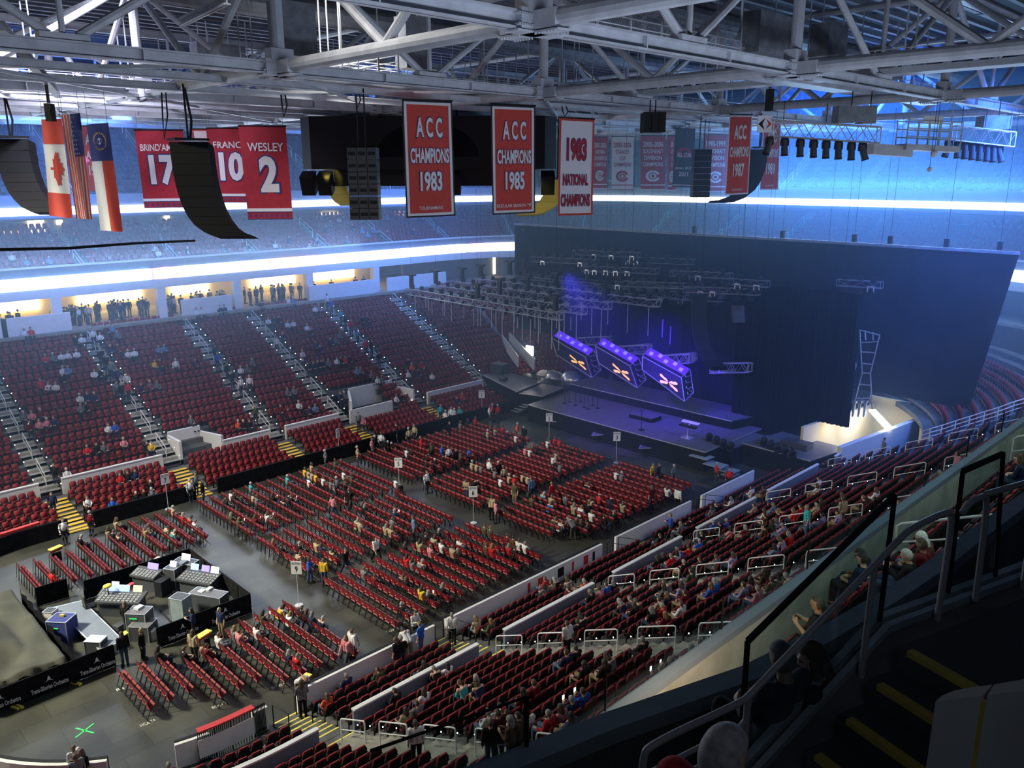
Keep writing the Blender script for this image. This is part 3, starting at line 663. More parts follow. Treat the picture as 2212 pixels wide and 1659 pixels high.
# lighting trusses across the hall with hoists, lamps and hanging tubes
c5 = lambda x, y: (650+x/3.16, 450+y/3.16)
TR = [((730, 565), (1775, 740), 52.0), ((905, 540), (1940, 702), 54.2), ((1075, 520), (2110, 668), 56.4), ((1210, 498), (2440, 650), 58.6), ((1395, 470), (2640, 600), 61), ((1500, 462), (2900, 590), 63)]
tubes = []
for k, (a, c, X) in enumerate(TR):
    p, q = onx(*c5(*a), X), onx(*c5(*c), X+.6); t = empty('lighting_truss', p); b = MB(); L = (q-p).length
    lattice(b, (0, 0, 0), q-p, .6, .62, int(L/.9), .04); b.build('lattice_frame', 'galv' if k < 4 else 'steel_dk', t)
    m_ = MB()
    for i in range(int(L/1.5)):
        f = (i+.5)*1.5/L; o = (q-p)*f; m_.box(o+Vector((0, 0, .52)), (.35, .35, .4), i); m_.sph(o+Vector((0, 0, -.5)), .2, nu=7, nv=5); m_.box(o+Vector((.1, 0, -.3)), (.3, .1, .35))
    m_.build('lamp_row', 'black', t)['kind'] = 'stuff'
    for f in ((.02, .48) if k % 2 else (.03, .5, .97)): h = MB(); o = (q-p)*f; h.box(o+Vector((0, 0, 1.1)), (.35, .35, 1.3)); h.box(o+Vector((0, 0, 1.75)), (.6, .9, .18)); h.cyl(o+Vector((0, 0, 1.8)), o+Vector((0, 0, 26.6-p.z)), .014, n=4); h.build('chain_hoist', 'black', t)
    tag(t, '%s lighting truss from the hall front, spanning over the red seats to the stage' % od(k+1), 'truss')
    if k < 4:
        n = (20, 14, 11, 9)[k]
        for i in range(n):
            f = .04+.92*i/(n-1); tubes.append((p+(q-p)*f+Vector((random.uniform(-.3, .9), 0, -.35)), 1.1+1.7*f+random.uniform(-.2, .3), k))
for p, L, k in tubes: tag(MB().cyl(p, p-Vector((0, 0, L)), .035, n=5).build('hanging_tube', 'alu'), 'thin pale tube hanging below the %s lighting truss' % od(k+1), 'light tube', 'tubes hanging below the %s lighting truss' % od(k+1))
for x, y in ((1432, 690), (1449, 705)): p = onx(x, y, 60); tag(MB().cyl(p, p-Vector((0, 0, 1.6)), .04, n=5).build('hanging_tube', 'purple'), 'glowing purple tube hanging above the stage screens', 'light tube', 'purple tubes')
# dark rig above the stage: short trusses, each with small bright yokes
RG = [(1150, 560, 1290, 62), (1240, 545, 1380, 64), (1260, 580, 1420, 61), (1350, 560, 1500, 65), (1330, 612, 1480, 60), (1450, 590, 1580, 62), (1480, 625, 1640, 60), (1580, 608, 1660, 59), (1400, 640, 1560, 63), (1640, 690, 1790, 62), (1810, 610, 1905, 63)]
for k, (x0, y, x1, X) in enumerate(RG):
    p, q = onx(x0, y, X), onx(x1, y+6, X); t = empty('rig_truss', p); L = (q-p).length; b = MB(); lattice(b, (0, 0, 0), q-p, .5, .5, max(3, int(L/1.0)), .03); b.build('lattice_frame', 'steel_dk', t)
    m_ = MB(); y_ = MB()
    for i in range(max(2, int(L/1.1))):
        o = (q-p)*(i+.5)/max(2, int(L/1.1))+Vector((random.uniform(-.2, .2), 0, 0)); m_.sph(o+Vector((0, 0, -.55)), .27, nu=7, nv=5); m_.box(o+Vector((0, 0, .4)), (.4, .4, .35))
        if random.random() < .6: y_.box(o+Vector((-.2, .15, -.15)), (.06, .5, .1)); y_.box(o+Vector((-.2, -.1, -.35)), (.06, .08, .4)); y_.box(o+Vector((-.2, .35, -.35)), (.06, .08, .4))
    m_.build('lamp_row', 'black', t)['kind'] = 'stuff'
    if y_.v: y_.build('lamp_yoke', 'alu', t)
    for f in (.1, .9): o = (q-p)*f; MB().cyl(o, o+Vector((0, 0, 26.6-p.z)), .013, n=4).build('chain', 'black', t)
    tag(t, 'dark lamp-laden rig truss in the tangle above the stage, %s counted from the left' % od(k+1), 'truss', 'dark rig trusses above the stage')
# line arrays over the stage
def jarray(name, pts, wdt, dep, mt, label, cab=True, cells=True, grp=None, facing=None, wire=1):
    """curved hang of speaker boxes; pts = 3-D points down the front edge"""
    pts = [Vector(p) for p in pts]; t = empty(name, pts[0]); sd = facing or Vector((rt.x, rt.y, 0)).normalized(); 
    for a, c in zip(pts[:-1], pts[1:]):
        d = (c-a); n = d.cross(sd).normalized(); 
        if n.dot(fw) < 0: n = -n
        mb = MB().obox((a+c)/2-pts[0]+n*dep/2, sd*wdt/2, d*.485, n*dep/2); mb.build('speaker_box', mt, t)
    top = MB().box((0, 0, .1), (wdt*.9, wdt*.5, .12)); 
    if cab: top.cyl((0, 0, .1), (0, 0, 26.4-pts[0].z), .05*wire, n=6); top.tube([(.1, 0, .1), (.25, 0, 1.0), (.1, .1, 26.3-pts[0].z)], .06*wire, 6)
    top.build('rigging', 'black', t); return tag(t, label, 'speaker', grp)
P = [onx(x, y, 58) for x, y in ((1512, 640), (1511, 665), (1511, 690), (1513, 715), (1518, 738), (1526, 760), (1538, 778), (1555, 792))]
jarray('line_array', P, 1.2, .5, 'black', 'black curved speaker hang in front of the dark wing drapes right of the screens', wire=.25)
P = [onx(x, y, 60) for x, y in ((1595, 660), (1595, 672), (1596, 684), (1597, 697))]; jarray('line_array', P, 1.0, .5, 'case', 'short speaker cluster hanging before the dark drape right of the curved hang', wire=.25)
# drapes
def drape(name, X, y0, y1, ztop, zbot, label, mt='drape', amp=.12, slant=0):
    n = 90; rows = []
    for j in range(7):
        r_ = []
        for i in range(n+1):
            f = i/n; y = y0+(y1-y0)*f; zb = zbot(y); z = ztop+(zb-ztop)*j/6
            yy = y+slant*(j/6)*max(0, (f-.75)/.25)
            r_.append((X+amp*math.sin(i*1.9)*(1 if j else .4)+amp*.5*math.sin(i*.77+j*.3), yy, z))
        rows.append(r_)
    return tag(MB().sheet(rows).build(name, mt, smooth=True), label, 'curtain')
d1 = drape('backdrop_curtain', 65.2, 24.7, -24.95, 16.7, lambda y: 5.15 if abs(y) > 11 else 2.2, 'huge black curtain hung across the whole stage end of the hall', slant=1.8)
tr = MB(); tr.bar((65.2, 24.7, 16.8), (65.2, -24.95, 16.75), .3, .2); tr.build('curtain_truss', 'steel_dk', d1)
for x, y in ((1500, 498), (1690, 512), (1845, 522), (1922, 530), (2043, 540), (2158, 546)):
    p = onx(x, y, 65.2); tag(MB().box((p.x, p.y, 17.2), (.3, .3, .6)).cyl((p.x, p.y, 17.4), (p.x, p.y, 26.2), .015, n=4).build('chain_motor', 'black'), 'small black chain motor on the top edge of the huge curtain', 'hoist', 'chain motors on the curtain')
drape('wing_curtain', 60.6, -6.2, -16.3, 13.5, lambda y: 3.2 if y < -13 else 2.4, 'black wing curtain at the right of the stage beside the lit tunnel')
drape('upstage_curtain', 63.8, 9.2, -13.0, 13.5, lambda y: .02, 'dark curtain behind the tilted screens catching purple light')
drape('wing_curtain', 63, 13.5, 9.2, 12.5, lambda y: .02, 'narrow black curtain at the left of the stage behind the covered gear')
# left wing: bright lamp, covered gear, ramp walls
p = onx(1145, 757, 60); t = empty('flood_lamp', p); MB().box((-.05, 0, 0), (.1, .95, .95)).build('lamp_face', 'spotlamp', t); MB().box((.12, 0, 0), (.2, 1.05, 1.05)).build('housing', 'black', t); MB().cyl((.15, 0, -.5), (.15, 0, -p.z), .05, n=6).build('pole', 'black', t); tag(t, 'bright white square lamp glowing at the left wing of the stage', 'lamp')
for k, (x, y, w, h, mt) in enumerate(((1195, 795, 2.6, 1.1, 'foil'), (1235, 800, 2.6, 1.5, 'foil'), (1175, 790, 1.6, .9, 'offwhite'), (1220, 830, 1.6, 2.0, 'black'), (1180, 815, 2.2, 1.5, 'case'), (1140, 805, 2.0, 1.6, 'case'))):
    p = onx(x, y+14, 61-.3*k); b = MB().sph((p.x, p.y, p.z-.3), 1, (w*.4, w*.5, h*.6), 12, 8)
    for i, v in enumerate(b.v): b.v[i] = (v[0]+.1*math.sin(v[1]*5), v[1], v[2]+.1*math.sin(v[0]*6+v[1]*4))
    b.cyl((p.x, p.y, .02), (p.x, p.y, p.z-.2), .5, .8, 8)
    tag(b.build('covered_gear', mt, smooth=True), ('shiny silver covered pile of gear by the left stage wing', 'large silver-blue covered gear nearest the stage screens', 'pale covered bundle beside the bright lamp', 'dark covered stack at the left stage corner', 'dark covered gear behind the stepped riser', 'dark covered gear left of the bright lamp')[k], 'gear')
for a, c, z in (((1085, 735), (1120, 782), 5.4), ((1100, 730), (1155, 788), 5.2)):
    p, q = onx(*a, 62), onx(*c, 58.5); MB().bar(p, q, .12, 1.2).build('ramp_wall', 'offwhite', kind='structure')
p, q = onx(1030, 665, 63), onx(1090, 745, 62); MB().bar(p, q, .1, .9).build('ramp_wall', 'greywall', kind='structure')
# lit tunnel mouth at the right
MB().add([(57.0, -17.5, .2), (67.2, -19.3, .2), (67.2, -19.3, 3.15), (57.0, -17.5, 2.75), (57.1, -17.1, .2), (67.3, -18.9, .2), (67.3, -18.9, 3.15), (57.1, -17.1, 2.75)], [(0, 1, 2, 3), (7, 6, 5, 4), (3, 2, 6, 7), (0, 3, 7, 4), (1, 5, 6, 2)]).build('wall_tunnel', 'white', kind='structure')
MB().obox((63.6, -14.3, 1.6), (5.2, -.6, 0), (.02, .12, 0), (0, 0, 1.6)).build('wall_tunnel', 'cream', kind='structure'); MB().obox((69.2, -17, 1.9), (.12, 0, 0), (0, 2.6, 0), (0, 0, 1.9)).build('wall_tunnel', 'cream', kind='structure')
p, q = onz(1884, 886, 3.2), onz(1920, 925, 3.2); tag(MB().bar(p, q, .5, .16).build('fluorescent_light', 'fluo'), 'bright fluorescent fitting over the lit tunnel mouth at the right', 'ceiling light')
area('tunnel_light', (65.5, -16.6, 3.4), (64, -15, .5), 1.5, 130, (1, .95, .85))
area('tunnel_light_b', (61.5, -15.8, 3.0), (61, -15, .5), 1.0, 60, (1, .9, .7))
# lattice tower in front of the huge curtain
t = MB()
for L in ([(1838, 725), (1849, 790), (1836, 828)], [(1857, 713), (1862, 806), (1843, 880)], [(1900, 724), (1880, 806), (1884, 885)], [(1863, 806), (1880, 806)], [(1857, 740), (1897, 738)], [(1862, 760), (1890, 762)], [(1864, 785), (1884, 787)], [(1856, 830), (1881, 832)], [(1850, 860), (1882, 860)], [(1857, 713), (1900, 724)], [(1868, 714), (1870, 735)], [(1885, 718), (1886, 735)]):
    P = [onx(x, y, 62.6) for x, y in L]
    for a, c in zip(P[:-1], P[1:]): t.cyl(a, c, .055, n=6)
for x in (1846, 1858, 1870): p = onx(x, 868, 62.6); t.cyl(p, p-Vector((0, 0, 1.2)), .12, n=7); t.box(p, (.3, .3, .2))
tag(t.build('lattice_tower', 'alu'), 'silver hourglass lattice tower above the lit tunnel in front of the curtain', 'truss')
# railings round the right corner stand
def railrun(pts, h, bars, label, grp=None, r=.04):
    b = MB()
    for i, p in enumerate(pts): b.cyl(p, p+Vector((0, 0, h)), r, n=6)
    for k in range(bars): o = Vector((0, 0, h*(k+1)/bars)); b.tube([p+o for p in pts], r*.85, 6)
    return tag(b.build('railing', 'railw'), label, 'railing', grp)
P = [onsurf(x, y, .02) for x, y in ((1987, 968), (2005, 962), (2030, 955), (2060, 945), (2090, 936), (2122, 926), (2152, 917), (2185, 905), (2212, 897), (2250, 884))]
railrun([p+Vector((0, 0, .05)) for p in P], 1.15, 4, 'long pale four-bar railing curving above the right corner seats')
# ---- place seats
def seat_px(s): return px((s[0], s[1], s[2]+.6))
capline = [(560, 1830), (1000, 1659), (1140, 1600), (1300, 1540), (1450, 1488), (1600, 1440), (1750, 1365), (1900, 1280), (2000, 1215), (2100, 1140), (2212, 1062)]
concline = [(900, 1800), (1400, 1475), (1520, 1400), (1640, 1310), (1800, 1195), (1950, 1085), (2100, 995), (2212, 928)]
def line_y(L, x): return float(np.interp(x, [a for a, _ in L], [b for _, b in L]))
def lowpoly(mbs):
    """[(MB, slot)] merged arrays"""
    V = []; F = []; I = []; k = 0
    for b, sl in mbs:
        V += b.v; F += [[i+k for i in f] for f in b.f]; I += [sl]*len(b.f); k += len(b.v)
    return np.array(V), F, I
def scatter(parts, items, name, mats):
    V, F, I = lowpoly(parts); n = len(V); N = len(items); A = np.zeros((N, n, 3))
    for j, (x, y, z, yw) in enumerate(items):
        c, s = math.cos(yw), math.sin(yw)
        A[j, :, 0] = V[:, 0]*c-V[:, 1]*s+x; A[j, :, 1] = V[:, 0]*s+V[:, 1]*c+y; A[j, :, 2] = V[:, 2]+z
    fl = np.array([len(f) for f in F]); fi = np.concatenate([np.array(f) for f in F])
    me = D.meshes.new(name); me.vertices.add(N*n); me.vertices.foreach_set('co', A.ravel())
    allv = (fi[None, :]+(np.arange(N)*n)[:, None]).ravel(); tot = np.tile(fl, N); start = np.concatenate([[0], np.cumsum(tot)[:-1]])
    me.loops.add(len(allv)); me.loops.foreach_set('vertex_index', allv.astype(np.int32)); me.polygons.add(len(tot)); me.polygons.foreach_set('loop_start', start.astype(np.int32)); me.polygons.foreach_set('loop_total', tot.astype(np.int32)); 
    for q in mats: me.materials.append(M[q])
    me.polygons.foreach_set('material_index', np.tile(np.array(I, dtype=np.int32), N)); me.update(calc_edges=True); me.validate()
    o = D.objects.new(name, me); COL.objects.link(o); return o
# ================================================================ floor chairs
fr = MB(); bk2 = MB(); st2 = MB()
for y in (-.22, .22):
    fr.bar((-.16, y, .02), (.02, y, .47), .025, .025); fr.bar((.30, y, .02), (-.02, y, .50), .025, .025); fr.bar((.02, y, .45), (-.05, y, .88), .025, .03)
fr.bar((-.16, -.22, .1), (-.16, .22, .1), .02, .02); fr.bar((.30, -.22, .05), (.30, .22, .05), .02, .02); fr.bar((-.05, -.23, .885), (-.05, .23, .885), .03, .03)
bk2.obox((-.03, 0, .71), (.02, 0, -.0), (0, .232, 0), (-.03, 0, .15)); bk2.m = 1; bk2.box((-.062, 0, .70), (.012, .035, .05)); bk2.m = 0
st2.obox((.135, 0, .555), (.115, 0, .115), (0, .215, 0), (-.015, 0, .015))
M['dot'] = mat('seat_tag_white', (.75, .7, .6), .5)
fc0 = fr.build('floor_chair', 'black'); fcb = bk2.build('backrest', ['red', 'dot'], fc0); fcs = st2.build('seat', 'red', fc0)
fr2 = MB()
for y in (-.22, .22): fr2.bar((-.16, y, .02), (-.05, y, .88), .025, .025); fr2.bar((.30, y, .02), (-.02, y, .50), .025, .025)
fr2.bar((-.05, -.23, .885), (-.05, .23, .885), .03, .03)
fchairs = []   # x, y, block label, row, idx
def block(x0, n, dx, y0, y1, lab, skip=lambda i: 0):
    for i in range(n):
        a, c = (y0, y1) if not callable(y0) else (y0(i), y1(i))
        k = int((c-a)/.5)+1
        for j in range(k):
            y = c-.5*j
            fchairs.append((x0+dx*i, y, lab, i, j))
block(10.05, 11, .83, lambda i: (-9.4, -9.4, -9.4, -10.4, -10.4, -10.4, -11.3, -11.3, -11.4, -11.4, -12.0)[i], lambda i: (-5.95, -5.95, -5.95, -6.8, -6.8, -6.8, -6.2, -5.8, -5.8, -5.8, -5.7)[i], 'rear block by near boards')
block(9.78, 12, .845, lambda i: (5.0, 5.6, 5.0)[min(i, 2)] if i < 8 else 5.1, lambda i: 8.7 if i < 4 else (9.5 if i < 7 else 10.5), 'rear block by far drape')
block(21.25, 13, .86, -11.3, -4.95, 'middle block by sign nine'); block(21.25, 13, .86, -3.4, 2.4, 'middle centre block'); block(21.25, 14, .86, 3.5, 10.8, 'middle block by far drape')
block(34.4, 16, .868, -10.95, -4.75, 'front block by near boards'); block(34.4, 16, .868, -2.85, 2.7, 'front centre block'); block(34.4, 15, .868, 4.5, 11.0, 'front block by far drape')
fchairs = [c for c in fchairs if not (c[3] in (0, 1) and c[2].startswith('front block by near') and c[1] < -9.6)]
# ================================================================ where the people are (read off the photo as sight lines, then set on floor, stairs or seats)
CC = dict(w=(.72, .72, .74), k=(.012, .012, .015), n=(.02, .03, .085), b=(.03, .12, .52), r=(.55, .02, .025), m=(.13, .012, .02), g=(.16, .17, .19), o=(.075, .085, .05), t=(.42, .34, .22), y=(.75, .48, .05), p=(.66, .25, .30), c=(.05, .42, .45), v=(.38, .32, .55), d=(.14, .24, .42), h=(.10, .055, .035), a=(.75, .10, .04))
CN = dict(w='white', k='black', n='navy', b='bright blue', r='red', m='maroon', g='grey', o='olive', t='tan', y='yellow', p='pink', c='turquoise', v='lavender', d='denim blue', h='brown', a='orange')
PL = []
def heads(x0, y0, sc, txt, side=None):
    for e in txt.split():
        q = e.split(','); PL.append((x0+float(q[0])/sc, y0+float(q[1])/sc, q[2][0], q[3] if len(q) > 3 else 'S'))
heads(650, 850, 3.16, '385,365,t,T 165,390,g,H 480,310,p,T 545,270,w,T 500,290,k,T 575,310,k,T 655,215,k,T 735,240,t,T 775,215,t,T 820,300,r,T 890,345,o,T 960,355,b,T 1008,365,w,T 1055,385,k,T 1010,200,k,T 950,85,c,T 985,120,w,T 1025,95,w,T 1045,108,w,H 1085,95,c,T 1285,455,w,T 1350,470,k,T 1385,500,t,T 1475,205,a,T 1525,225,k,T 1285,90,w,T 1305,75,r,T 1345,80,r,T 855,535,w,T 1130,590,t,H 1170,620,k,B 1715,610,r,T 1300,710,t,T 1330,730,p,T 770,845,d,T 325,660,k,W 215,700,p,W 510,990,w,W 300,1070,k,W 50,1115,b,H 150,1130,y,T 775,1490,w,H 815,1580,b,T 1030,1515,w,W 345,1620,w,T 1860,885,g,B 1460,610,o,T 1575,580,d,T')
heads(650, 850, 3.16, '1335,185,o 1410,215,r 1245,280,k 1270,245,t 1300,240,t 1390,270,k 1440,280,w 1730,310,r 1765,315,r 1680,320,w 1530,375,p 1560,385,w 1610,365,k 1650,375,k 1755,420,w 1725,405,t 1835,370,k 1890,385,k 1710,470,k 1745,485,g 1860,600,m 1950,600,k 2130,535,w 2190,550,g 1215,150,r 1100,185,g 1130,175,k 590,330,k 1095,395,o 1130,385,b 1150,475,t 1200,480,t 1230,490,g 1290,525,g 1370,580,w 1430,545,t 1460,555,r 1500,545,t 1550,565,t 1535,700,o 1590,690,k 1620,690,c 1690,740,b 1705,700,t 1785,705,g 1830,720,k 1865,745,t 1890,760,w 1940,755,k 2010,710,t 2035,700,r,X 2085,715,n,X 2010,795,w 2095,810,k 2160,745,t 2120,830,k 1770,855,w 1740,850,o 1800,880,o 1910,900,k 1840,890,k 1340,865,o 1370,880,o 1495,920,m 1525,930,h 1555,965,w 1595,960,w 1275,1010,h 1310,1025,r 1405,1040,r 1460,1025,k 1095,1065,k 1035,1015,w 995,1015,w 1050,1035,t 935,970,t 880,965,k 850,945,k 835,1005,t 870,1040,p 720,1005,k 725,1100,r 795,1120,g 770,1150,g 630,860,g 590,800,n,P 600,890,t 635,900,t 450,745,k 415,735,k 400,845,t 430,870,t 445,1170,g 530,1220,m 700,1240,k 735,1260,k 880,1320,y 910,1345,k,P 140,995,t 165,1015,n 195,1050,t 725,1415,k 35,1470,k 65,1485,n 20,480,t 35,500,y 60,510,t 100,525,t 110,545,y 55,570,w 125,585,w 160,600,g 195,610,v 245,620,g,B 190,455,o 310,530,w 330,550,o 290,580,o 715,380,w 745,395,k 590,345,k 835,430,k 905,450,k 870,470,k 720,590,w 770,610,m')
heads(400, 850, 3.687, '840,640,c 385,775,w 340,830,k 420,800,k 460,820,k 545,720,c,P 545,800,t 600,810,g 720,810,k,P 830,790,n 860,820,k,P 785,830,k 395,950,o 455,985,o,P 520,990,m,P 690,935,w,P 80,1005,w 10,940,r 730,1140,m 790,1190,k 850,1200,k 905,1260,t 30,690,w,T 130,700,k,T 75,640,g,T')
heads(0, 1000, 5.53, '1060,590,m,T 740,680,w,T 610,370,n,T 740,910,k 1225,690,t 1250,735,t 1275,765,k 1320,790,k 1715,720,a 1760,730,t 1945,740,t 1985,800,c 620,1350,r 2130,520,t 2200,640,r 945,470,k 1050,415,w 1395,430,b 1420,130,r 1530,120,k 1620,90,n 1750,260,g 1840,220,k 1640,300,k 1550,310,k 740,30,w 640,20,k,T')
heads(0, 900, 3.16, '1310,1315,n,T 1500,1310,n,T 830,1490,k,T 955,1450,k,T 1310,1480,t,T 1190,1530,k 845,1270,k,T')
heads(0, 1250, 3.687, '1110,400,k,T 1390,490,k 1520,440,t 1565,470,w 1610,500,m 1890,400,g 1850,410,p 2045,300,o,P 2060,360,w 575,1330,w,T 600,1430,g,T 655,1385,k,T 1325,1475,p 1425,1500,g')
heads(550, 1250, 3.687, '215,215,y 250,270,w 410,235,k 450,255,n 775,410,w,W 730,470,p,W 315,605,r 270,580,n 345,785,w,B 370,840,g,T 570,940,a 1130,490,k,T 1165,475,k,T 1225,470,w,B 1770,335,t 1860,350,o 1440,70,k 740,745,n 950,700,o 1360,690,k 1410,690,k 1500,670,w 1195,845,k 1280,890,w 1235,950,g 1150,1040,t 1650,780,c 1725,750,k 1775,790,n 2040,865,m 2130,820,m 1880,980,r 1790,1010,w 1280,1140,w,T 1880,1140,k,T 1945,1090,m,T 2045,1140,h,T 2110,1090,h,T')
heads(1050, 1250, 3.687, '780,85,k 830,80,p 1025,165,n 1090,125,g 1105,190,k 1155,175,h 1420,115,n 1350,150,t 1480,180,w 1395,200,r 1300,225,k 1520,95,m 1760,10,b 2070,60,p 2030,50,v 630,330,k 690,300,k 650,345,w,T 1305,340,m 1355,335,k 770,670,k 850,630,k 935,590,g 590,545,n 700,510,k 720,870,b,P 650,940,n,P 560,1000,p 340,1040,w 390,1090,r 590,1120,n 1300,720,n,P 1365,700,k,P 1565,515,n 1690,500,b 275,1050,h,P')
heads(1100, 1000, 3.687, '460,880,k 290,900,r 230,970,g 400,920,t 650,890,a 620,920,g 555,950,w 495,970,m 760,950,b 800,900,k 1170,705,k 1110,740,k 1235,730,r 1290,720,w 1320,680,b 1370,670,r 1440,600,b 1560,740,g 1650,760,v 1500,790,o 1390,770,k 1235,920,g 1180,960,g 1310,945,v 1575,920,b 1460,760,k 1890,910,p 1940,840,h 2020,880,h 2130,870,t 1290,420,b,T 1410,470,g 1450,440,k 1260,560,o 1190,570,k 1755,285,w 1700,320,k 1650,340,g 1940,220,h 2000,210,w 1925,310,t 2010,350,w 2080,310,d 1660,440,b 1690,425,b 1600,490,k 2085,420,m 2150,460,v 1570,520,k 2200,380,r 1345,205,w,T 1270,180,w 1140,195,m,T 1310,20,g,T 1190,15,k,T 1140,10,y,T')
heads(1500, 900, 4.424, '930,850,r 880,890,r 1105,600,w 1180,620,w 1105,800,t 1160,780,h 1085,870,c,T 1430,770,t,T 1215,935,v 1290,890,v 730,940,h 720,980,v 660,1030,h 800,970,o 420,1030,m 460,1010,p 780,1150,v 820,1130,r 680,1200,d 1820,215,g,T 215,450,r,T 340,500,r,T 2085,780,w 1700,660,w 1560,740,h 1370,740,h 1020,1420,m 860,1480,t')
heads(1900, 850, 7.09, '1210,900,p,T 780,1200,t')
HT = {'S': 1.2, 'P': 1.16, 'X': 1.2, 'T': 1.63, 'W': 1.6, 'H': 1.62, 'B': 1.15}
ppl = []; occF = set(); occS = set()
SA = np.array([(s[0], s[1], s[2]) for s in seats]); FA = np.array([(c[0], c[1]) for c in fchairs])
signs = {n: onz(x, y, 0) for n, (x, y) in (('1', (1041, 900)), ('2', (1186, 955)), ('3', (1331, 1000)), ('5', (863, 1062)), ('6', (1023, 1130)), ('9', (646, 1308)), ('7', (364, 1100)), ('4', (733, 992)))}
cnt = {}
for k, (u, v, c, ps) in enumerate(PL):
    p = onsurf(u, v, HT[ps]); z, sd, d, row = srf(p.x, p.y)
    if ps in 'SPX':
        if row < 0:
            dd = (FA[:, 0]+.08-p.x)**2+(FA[:, 1]-p.y)**2
            j = [i for i in np.argsort(dd)[:6] if i not in occF]
            if j and dd[j[0]] < 5.0:
                j = j[0]; occF.add(j); f = fchairs[j]; ppl.append((f[0]+.12, f[1], 0, 0, c, ps, 'person in %s top, %s row, %s, %s from far end' % (CN[c], od(f[3]+1), f[2], od(f[4]+1)))); continue
            ppl.append((p.x, p.y, 0, 0, c, ps, 'person in %s top seated at the edge of the arena floor' % CN[c])); continue
        dd = ((SA-np.array([p.x, p.y, p.z-1.2]))**2).sum(1); j = [i for i in np.argsort(dd)[:6] if i not in occS]
        if j and dd[j[0]] < 2.5:
            j = j[0]; occS.add(j); s = seats[j]
            w = {'NL': 'rink boards', 'NU': 'slate wall', 'FL': 'far drape', 'FU': 'white far wall'}[s[4]]
            ppl.append((s[0]+.08*math.cos(s[3]), s[1]+.08*math.sin(s[3]), s[2], s[3], c, ps, 'person in %s top, %s row above %s, %s seat after %s %s aisle' % (CN[c], od(s[5]+1), w, od(s[7]), od(s[6]) if s[6] else 'no', 'near' if s[4][0] == 'N' else 'far'))); continue
    rz = random.choice((0, .6, -.7, 2.6, 3.4, 1.5, -1.4)); near = min(signs, key=lambda n: (signs[n]-Vector((p.x, p.y, 0))).length)
    if sd == 'N' and row >= 0: rz = PI/2+random.uniform(-.8, .8); wh = 'on the near stand'
    elif row >= 0: rz = -PI/2+random.uniform(-.6, .6); wh = 'on the far stand'
    elif p.x < 17.5: wh = 'by the mixing position'
    else: wh = 'on the floor'
    key = (c, wh, near); cnt[key] = cnt.get(key, 0)+1
    verb = {'T': 'standing', 'W': 'walking', 'H': 'with raised forearms', 'B': 'bending forward'}.get(ps, 'standing')
    ppl.append((p.x, p.y, z, rz, c, ps if ps in 'TWHB' else 'T', '%sperson in %s top %s %s near SECTION %s sign' % ((od(cnt[key])+' ') if cnt[key] > 1 else '', CN[c], verb, wh, near)))
def fold(o, x, z, a):
    # tip a pan down about its hinge
    o.matrix_basis = Matrix.Translation((x, 0, z)) @ Matrix.Rotation(a, 4, 'Y') @ Matrix.Translation((-x, 0, -z))
def cdist(c): return (Vector((c[0], c[1], .6))-EYE).length
occ_xy = set((fchairs[j][0], fchairs[j][1]) for j in occF)
fchairs.sort(key=cdist)
vis = [c for c in fchairs if 0 < px((c[0], c[1], .7))[0] < W and 0 < px((c[0], c[1], .7))[1] < H]
pick = vis[:300]; pk = set((c[0], c[1]) for c in pick)
for i, (x, y, lab, r_, j) in enumerate(pick):
    o = copy_tree(fc0)
    o.location = (x+.05, y, 0)
    if (x, y) in occ_xy: fold([q for q in o.children if q.name.startswith('seat')][0], .02, .45, R(45))
    tag(o, 'red floor chair, %s row, %s, %s from far end' % (od(r_+1), lab, od(j+1)), 'chair', 'red floor chairs on the arena floor')
so = scatter([(fr2, 0), (bk2, 1), (st2, 1)], [(c[0]+.05, c[1], 0, 0) for c in fchairs if (c[0], c[1]) not in pk], 'floor_chair_mass', ['black', 'red'])
tag(so, 'remaining red floor chairs in rows reaching to the stage', 'chair', 'red floor chairs on the arena floor', 'stuff')
# ================================================================ stadium chairs near and far
cand = []
for k, s in enumerate(seats):
    if s[4][0] != 'N': continue
    u, v, z = seat_px(s)
    if 0 < u < W and 0 < v < H and v < line_y(concline, u)-6 and v < line_y(capline, u): cand.append((z, k))
cand2 = []
for k, s in enumerate(clubseats): pass
# club seats under the upper front on the near side (right of the picture)
nclub = []
for i, (Y, z) in enumerate(((-35.55, 13.75), (-36.4, 14.15), (-37.25, 14.55))):
    n = 0
    for x in np.arange(4, 34, .56):
        n += 1
        if 16.9 < x < 18.0 or 25.4 < x < 26.5: continue
        u, v, q = px((x, Y, z+.6))
        nclub.append((x, Y, z, PI/2, i, n, 0 < u < W and 0 < v < H and v < line_y(capline, u)))
cand.sort(); nvis = [c for c in nclub if c[6]]
pick = cand[:300-len(nvis)]; pk = set(k for _, k in pick)
first = True
for _, k in pick:
    x, y, z, yw, side, row, blk, idx, s = seats[k]
    o = copy_tree(seat0)
    o.location = (x, y, z); o.rotation_euler = (0, 0, yw)
    if k in occS: fold([q for q in o.children if q.name.startswith('seat_pan')][0], .05, .40, R(72))
    tag(o, 'black red-cushioned seat, %s row above %s, %s after %s near aisle' % (od(row+1), 'rink boards' if side == 'NL' else 'slate wall', od(idx), od(blk)) if blk else 'black red-cushioned seat, %s row above %s, %s before first near aisle' % (od(row+1), 'rink boards' if side == 'NL' else 'slate wall', od(idx)), 'stadium chair', 'black-backed seats in the near stand')
for x, y, z, yw, i, n, v in nvis:
    o = copy_tree(seat0); o.location = (x, y, z); o.rotation_euler = (0, 0, yw)
    tag(o, 'red-topped seat behind pale concrete wall, %s row, %s along' % (od(i+1), od(n)), 'stadium chair', 'club seats behind the concrete wall')
